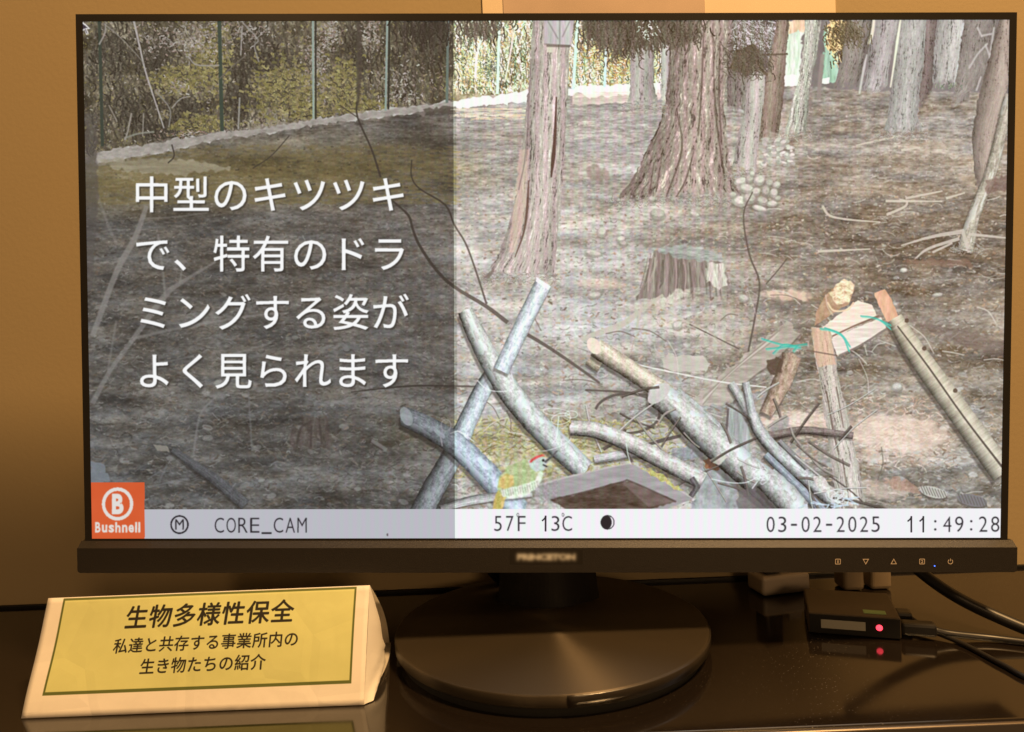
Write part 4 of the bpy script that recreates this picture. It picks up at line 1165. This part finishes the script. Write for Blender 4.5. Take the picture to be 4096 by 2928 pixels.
# smeared pale maker's mark in the middle of the lower bezel
def smear_picture():
    C = Canvas(200, 40)
    C.img[:] = (40, 37, 34)
    C.glyphs(fit_tris(text_tris('PRINCETON', .05), 20, 11, 180, 29), (214, 214, 212), soft=0, bold=2)
    C.img = blur(C.img, 34)
    return to_image('smeared_mark', C.img)


lx0, lx1, lh0, lh1 = -.0236, .0238, -.0158, -.0062
mesh('maker_mark', [pan(lx0, lh0, FD + .00006), pan(lx1, lh0, FD + .00006), pan(lx1, lh1, FD + .00006), pan(lx0, lh1, FD + .00006)], [(0, 1, 2, 3)], picture_mat('smeared_print', smear_picture(), rough=.45), chin, uv=[(0, 0), (1, 0), (1, 1), (0, 1)])

# stand
ZT = .014
v, f = lathe_vf([(.0005, ZT), (DR - .0012, ZT), (DR - .0003, ZT - .0004), (DR, ZT - .0012), (DR, .0072), (DR - .0008, .0062), (.02, .0062)], DX, DY, 160)
base = mesh('stand_base', v, f, brushed_disc(), mon, origin=(DX, DY, ZT))
for p in base.data.polygons:
    p.use_smooth = len(p.vertices) == 4 and abs(p.normal.z) < .9
v, f = lathe_vf([(.02, .0061), (DR - .004, .0061), (DR - .003, .0052), (DR - .004, 0.), (.02, 0.)], DX, DY, 96)
mesh('foot_ring', v, f, M_rubber, base)
# clear film left on the rim
v, f = [], []
for i in range(41):
    a = math.radians(-88 + 86 * i / 40)
    for (r, z) in ((DR + .0002, ZT - .0002), (DR + .0006, ZT - .0012), (DR + .0006, .0068)):
        v.append((DX + r * math.cos(a), DY + r * math.sin(a), z))
for i in range(40):
    for k in range(2):
        f.append((i * 3 + k, (i + 1) * 3 + k, (i + 1) * 3 + k + 1, i * 3 + k + 1))
mesh('clear_film', v, f, mat('clear_film', (.03, .024, .018), .3, spec=.5, coat=.25, bump=.5, bscale=130), base, smooth=True, solid=.0001)
# neck with a bowed front
nv = []
for z, wx, y0 in ((ZT, .0385, .0571), (.030, .0370, .0580), (.060, .0352, .0590), (.33, .0340, .0600)):
    ring = []
    for i in range(25):
        t = -1 + 2 * i / 24
        ring.append((DX + .001 + wx * t, y0 + .0185 * t * t, z))
    ring += [(DX + .001 + wx, .100, z), (DX + .001 - wx, .100, z)]
    nv.append(ring)
n = len(nv[0]); v = [p for r in nv for p in r]; f = []
for k in range(3):
    for i in range(n):
        f.append((k * n + i, k * n + (i + 1) % n, (k + 1) * n + (i + 1) % n, (k + 1) * n + i))
f += [tuple(range(n)), tuple(3 * n + i for i in range(n))]
mesh('neck', v, f, M_neck, mon)
v, f = box_vf(-.05, .05, .0405, .062, .18, .30)
mesh('mount', v, f, M_black, mon, bevel=.003)
# pale pad peeking out under the rim
v, f = box_vf(-.1105, -.090, .012, .030, .0002, .0058)
pad = mesh('foot_pad', v, f, M_paper, base, bevel=.001)
pad['label'] = 'pale pad wedged under the rim of the round base'

# ------------------------------------------------------------------ folded card
def card_picture():
    PW, PH = 1440, 490
    quad = [(198, 2399), (1476, 2337), (1457, 2822), (72, 2873)]
    C = Canvas(PW, PH, homography(quad, [(0, 0), (PW, 0), (PW, PH), (0, PH)]))
    C.img[:] = np.array([231, 226, 220], np.float32)
    C.img += ((fbm(PH, PW, 160, 90, 5, 4) - .5) * 10)[..., None]
    b = C.M([(256, 2400), (1423, 2343.5), (1403, 2735), (162, 2782)])
    sav, C.H = C.H, None
    x0, y0, x1, y1 = b[:, 0].min(), b[:, 1].min(), b[:, 0].max(), b[:, 1].max()
    x0 = (b[0, 0] + b[3, 0]) / 2; x1 = (b[1, 0] + b[2, 0]) / 2; y0 = (b[0, 1] + b[1, 1]) / 2; y1 = (b[2, 1] + b[3, 1]) / 2
    C.poly([(x0, y0), (x1, y0), (x1, y1), (x0, y1)], (96, 106, 58), 1, 0, 1)
    C.poly([(x0 + 9, y0 + 10), (x1 - 9, y0 + 10), (x1 - 9, y1 - 13), (x0 + 9, y1 - 13)], (207, 211, 148), 1, 0, 1, 9, (120, 80), 8)
    for (s, p0, p1, em, off) in [('生物多様性保全', (540, 2473), (1123, 2441), .97, 4), ('私達と共存する事業所内の', (472, 2588), (1160, 2551), .98, 2), ('生き物たちの紹介', (578, 2668), (1024, 2645), .98, 2)]:
        C.H = sav; a, bb = C.M([p0, p1]); C.H = None
        yy = (a[1] + bb[1]) / 2
        pitch = (bb[0] - a[0]) / (len(s) - 1)
        for i, ch in enumerate(s):
            tr = glyph(ch)
            C.glyphs((tr - [.5, -.38]) * pitch * em + [a[0] + i * pitch, yy], (44, 42, 36), bold=off)
    C.img += rng.normal(0, 1.6, C.img.shape)
    return to_image('card_print', C.img)


card = empty('folded_card', (-.2195, -.007, 0))
tag(card, 'white folded paper tent card with a yellow-green panel of Japanese lettering', 'card')
CX0, CX1 = -.3225, -.1195
FB, RG, BB = (-.052, .0004), (-.0200, .0612), (.0375, .0010)


def wob(u, t, k, amp):
    return amp * (math.sin(5.1 * u + k) * math.sin(3.2 * t + k * 2) + .5 * math.sin(11 * u + 2.3 * k) * t)


def sheet(name, A, B, x0, x1, nu, nt, bow, amp, k, m, uv=False, right=None, solid=.00028, left=None):
    dy, dz = B[0] - A[0], B[1] - A[1]; L = math.hypot(dy, dz); ny, nz = -dz / L, dy / L
    v, f, u_ = [], [], []
    for i in range(nu + 1):
        for j in range(nt + 1):
            u, t = i / nu, j / nt
            xr = x1 + (right(t) if right else 0); xl = x0 + (left(t) if left else 0)
            off = bow * math.sin(math.pi * t) + wob(u, t, k, amp) * math.sin(math.pi * t)
            v.append((xl + (xr - xl) * u, A[0] + dy * t + ny * off, max(.0003, A[1] + dz * t + nz * off)))
            u_.append((u, t))
    for i in range(nu):
        for j in range(nt):
            a = i * (nt + 1) + j
            f.append((a, a + nt + 1, a + nt + 2, a + 1))
    return mesh(name, v, f, m, card, smooth=True, uv=u_ if uv else None, solid=solid)


M_print = picture_mat('card_print', card_picture(), rough=.7)


def crease(m, scale, strength, dist):
    nt = m.node_tree; b = nt.nodes['Principled BSDF']
    tc = nt.nodes.new('ShaderNodeTexCoord')
    n = nt.nodes.new('ShaderNodeTexNoise'); n.inputs['Scale'].default_value = scale; n.inputs['Detail'].default_value = 2; n.inputs['Distortion'].default_value = 1.2
    nt.links.new(tc.outputs['Object'], n.inputs['Vector'])
    v_ = nt.nodes.new('ShaderNodeTexVoronoi'); v_.feature = 'DISTANCE_TO_EDGE'; v_.inputs['Scale'].default_value = scale * .9
    nt.links.new(tc.outputs['Object'], v_.inputs['Vector'])
    mr = nt.nodes.new('ShaderNodeMapRange'); mr.inputs['From Max'].default_value = .12; mr.inputs['To Max'].default_value = .35
    nt.links.new(v_.outputs['Distance'], mr.inputs['Value'])
    ad = nt.nodes.new('ShaderNodeMath'); ad.operation = 'ADD'
    nt.links.new(n.outputs['Fac'], ad.inputs[0]); nt.links.new(mr.outputs['Result'], ad.inputs[1])
    bp = nt.nodes.new('ShaderNodeBump'); bp.inputs['Strength'].default_value = strength; bp.inputs['Distance'].default_value = dist
    nt.links.new(ad.outputs[0], bp.inputs['Height']); nt.links.new(bp.outputs['Normal'], b.inputs['Normal'])


crease(M_print, 26, .5, .0012)
sheet('front_panel', FB, RG, CX0, CX1, 64, 20, .0008, .0016, 1.3, M_print, uv=True, left=lambda t: -.0005 * t)
sheet('back_panel', RG, BB, CX0, CX1, 32, 16, .0045, .0016, 2.1, M_thin, right=lambda t: .0015 * math.sin(3.1 * t), solid=0)
sheet('bottom_panel', (BB[0], .0008), (FB[0] + .004, .0007), CX0, CX1, 32, 14, -.0012, .0006, .4, M_thin, right=lambda t: .001 + .005 * math.sin(3.0 * t) - .002 * t)
# tucked end flap, creased across the middle, closing the end towards the stand
def end_flap():
    up = [((-.1195, -.0200, .0612), (-.1195, -.0200, .0612)), ((-.1195, -.0275, .0465), (-.1183, -.0020, .0330)), ((-.1195, -.0360, .0306), (-.1172, .0040, .0128)),
          ((-.1195, -.0440, .0155), (-.1150, -.0030, .0052)), ((-.1195, -.0519, .0006), (-.1172, -.0385, .0006))]
    v, f = [], []; N, K = 14, 4
    rows = []
    for k in range(len(up) - 1):
        for q in range(K):
            t = q / K
            rows.append([Vector(up[k][e]).lerp(Vector(up[k + 1][e]), t) for e in (0, 1)])
    rows.append([Vector(up[-1][0]), Vector(up[-1][1])])
    for r, (a, b) in enumerate(rows):
        for i in range(N + 1):
            t = i / N; p = a.lerp(b, t)
            low = max(0., (r - 8) / 8)
            p.x += .0032 * math.sin(math.pi * t) * min(1, r / 5) + .0011 * low * math.sin(9 * t + r * 1.1) * math.sin(math.pi * t) + (.0012 if r == 8 else 0) * t
            v.append(p)
    for r in range(len(rows) - 1):
        for i in range(N):
            q = r * (N + 1) + i
            f.append((q, q + 1, q + N + 2, q + N + 1))
    return mesh('end_flap', v, f, M_paper, card, smooth=True)


end_flap()

# ------------------------------------------------------------------ small media box and leads at the right
def framed(org, ang):
    c, s = math.cos(ang), math.sin(ang)
    return lambda x, y, z: (org[0] + x * c - y * s, org[1] + x * s + y * c, org[2] + z)


bxo = empty('media_box', (.205, .045, 0)); tag(bxo, 'small black media player box with a red lamp and green sticker', 'media player')
fr = framed((.1745, .0265, 0), math.radians(-18))
v, f = box_vf(0, .058, 0, .052, .0008, .0150, fr)
body = mesh('body', v, f, mat('box_plastic', (.085, .066, .048), .5, bump=.2, bscale=1800), bxo, bevel=.0012, seg=3)
v, f = box_vf(.0006, .0574, -.0007, .0004, .0014, .0144, fr)
mesh('front_plate', v, f, M_black, bxo, bevel=.0003)
v, f = box_vf(.008, .036, -.0010, -.0005, .0052, .0112, fr)
mesh('front_label', v, f, M_grey, bxo)
v, f = box_vf(.036, .050, .006, .0125, .0149, .0153, fr)
mesh('sticker', v, f, M_green, bxo)
v, f = lathe_vf([(.0003, .0018), (.0012, .0015), (.0019, .0006), (.0021, 0.)], 0, 0, 20)
v = [fr(.0445 + p[0], -.0007 - p[2], .0080 + p[1]) for p in v]
o = mesh('lamp', v, f, M_led_red, bxo, smooth=True); o['label'] = 'glowing red lamp'
v, f = box_vf(.0585, .080, .002, .012, .0026, .0112, fr)
mesh('plug', v, f, M_cable, bxo, bevel=.002)
v, f = box_vf(.0585, .069, .022, .034, .0026, .0112, fr)
mesh('plug', v, f, M_cable, bxo, bevel=.002)
v, f = box_vf(.004, .010, .0525, .062, .003, .011, fr)
mesh('plug', v, f, M_grey, bxo, bevel=.001)


def cable(name, pts, r, m, label):
    v, f = tube_vf(pts, r)
    return tag(mesh(name, v, f, m, smooth=True), label, 'cable')


cable('power_cable', [(.225, .085, .085), (.250, .060, .050), (.272, .036, .026), (.296, .012, .0125), (.326, -.012, .0042), (.380, -.040, .0042)], .0042, M_cable, 'thick black cable sloping down from behind the monitor past the media box')
cable('video_cable', [fr(.079, .0065, .0066), (.262, .006, .0045), (.288, .000, .0026), (.322, -.018, .0026), (.38, -.05, .0026)], .0024, M_cable, 'thin black cable running from the media box plug to the desk end')
cable('thin_cable', [fr(.068, .028, .0066), (.252, .016, .004), (.2630, -.004, .0018), (.268, -.036, .0018), (.274, -.058, .0018), (.31, -.08, .0018)], .0016, M_cable, 'thin black lead lying across the desk near its front edge')
cable('signal_cable', [(-.062, .052, .115), (-.060, .085, .075), (-.052, .108, .040), (-.036, .120, .016), (-.008, .128, .0205), (.006, .130, .0205)], .006, M_cable, 'thick black cable hanging behind the neck of the monitor stand')

tap = empty('power_tap', (.188, .118, 0)); tag(tap, 'cream power tap with a black plug behind the media box', 'power tap')
fr2 = framed((.168, .100, 0), math.radians(12))
v, f = box_vf(0, .042, 0, .026, .0005, .016, fr2)
mesh('body', v, f, M_cream, tap, bevel=.003, seg=3)
v, f = box_vf(.004, .020, .004, .022, .0162, .044, fr2)
mesh('plug', v, f, M_cable, tap, bevel=.003, seg=3)
v, f = box_vf(.026, .038, .006, .020, .0162, .024, fr2)
mesh('socket_block', v, f, M_cream, tap, bevel=.002, seg=2)
adp = empty('plug_adapter', (.25, .118, 0)); tag(adp, 'pair of cream plugs standing behind the media box', 'plug')
for dx in (0, .022):
    v, f = box_vf(.2345 + dx, .2515 + dx, .106, .126, .0005, .030)
    mesh('plug_body', v, f, mat('tan_plastic', (.20, .155, .105), .5), adp, bevel=.003, seg=3)

# ------------------------------------------------------------------ paper on the wall and on the monitor
po = empty('wall_poster', (.11, .148, .45)); tag(po, 'cream poster on the tan wall just above the monitor', 'poster')
v, f = box_vf(-.037, .260, .1486, .1498, .44, .86)
mesh('sheet', v, f, mat('poster_paper', (.74, .60, .43), .7, vary=.05, vscale=20), po)
v, f = box_vf(-.0195, .150, .1480, .1485, .45, .84)
mesh('picture_panel', v, f, mat('poster_print', (.50, .38, .30), .7, vary=.3, vscale=14), po)
# curled slip lying along the top of the casing
v, f = [], []
for i in range(25):
    t = i / 24; x = .030 + .125 * t; rise = .0022 * math.sin(math.pi * min(1, t * 1.25)) ** 1.0 if t < .8 else .0022 * math.sin(math.pi) + 0
    for dd, k in ((.006, 0.), (.015, 1.)):
        v.append(pan(x, .3423 + .0002 + rise * (.25 + .75 * k), dd))
for i in range(24):
    f.append((2 * i, 2 * i + 2, 2 * i + 3, 2 * i + 1))
tag(mesh('paper_slip', v, f, M_paper, smooth=True, solid=.0003), 'curled cream paper slip lying along the top edge of the monitor', 'paper')
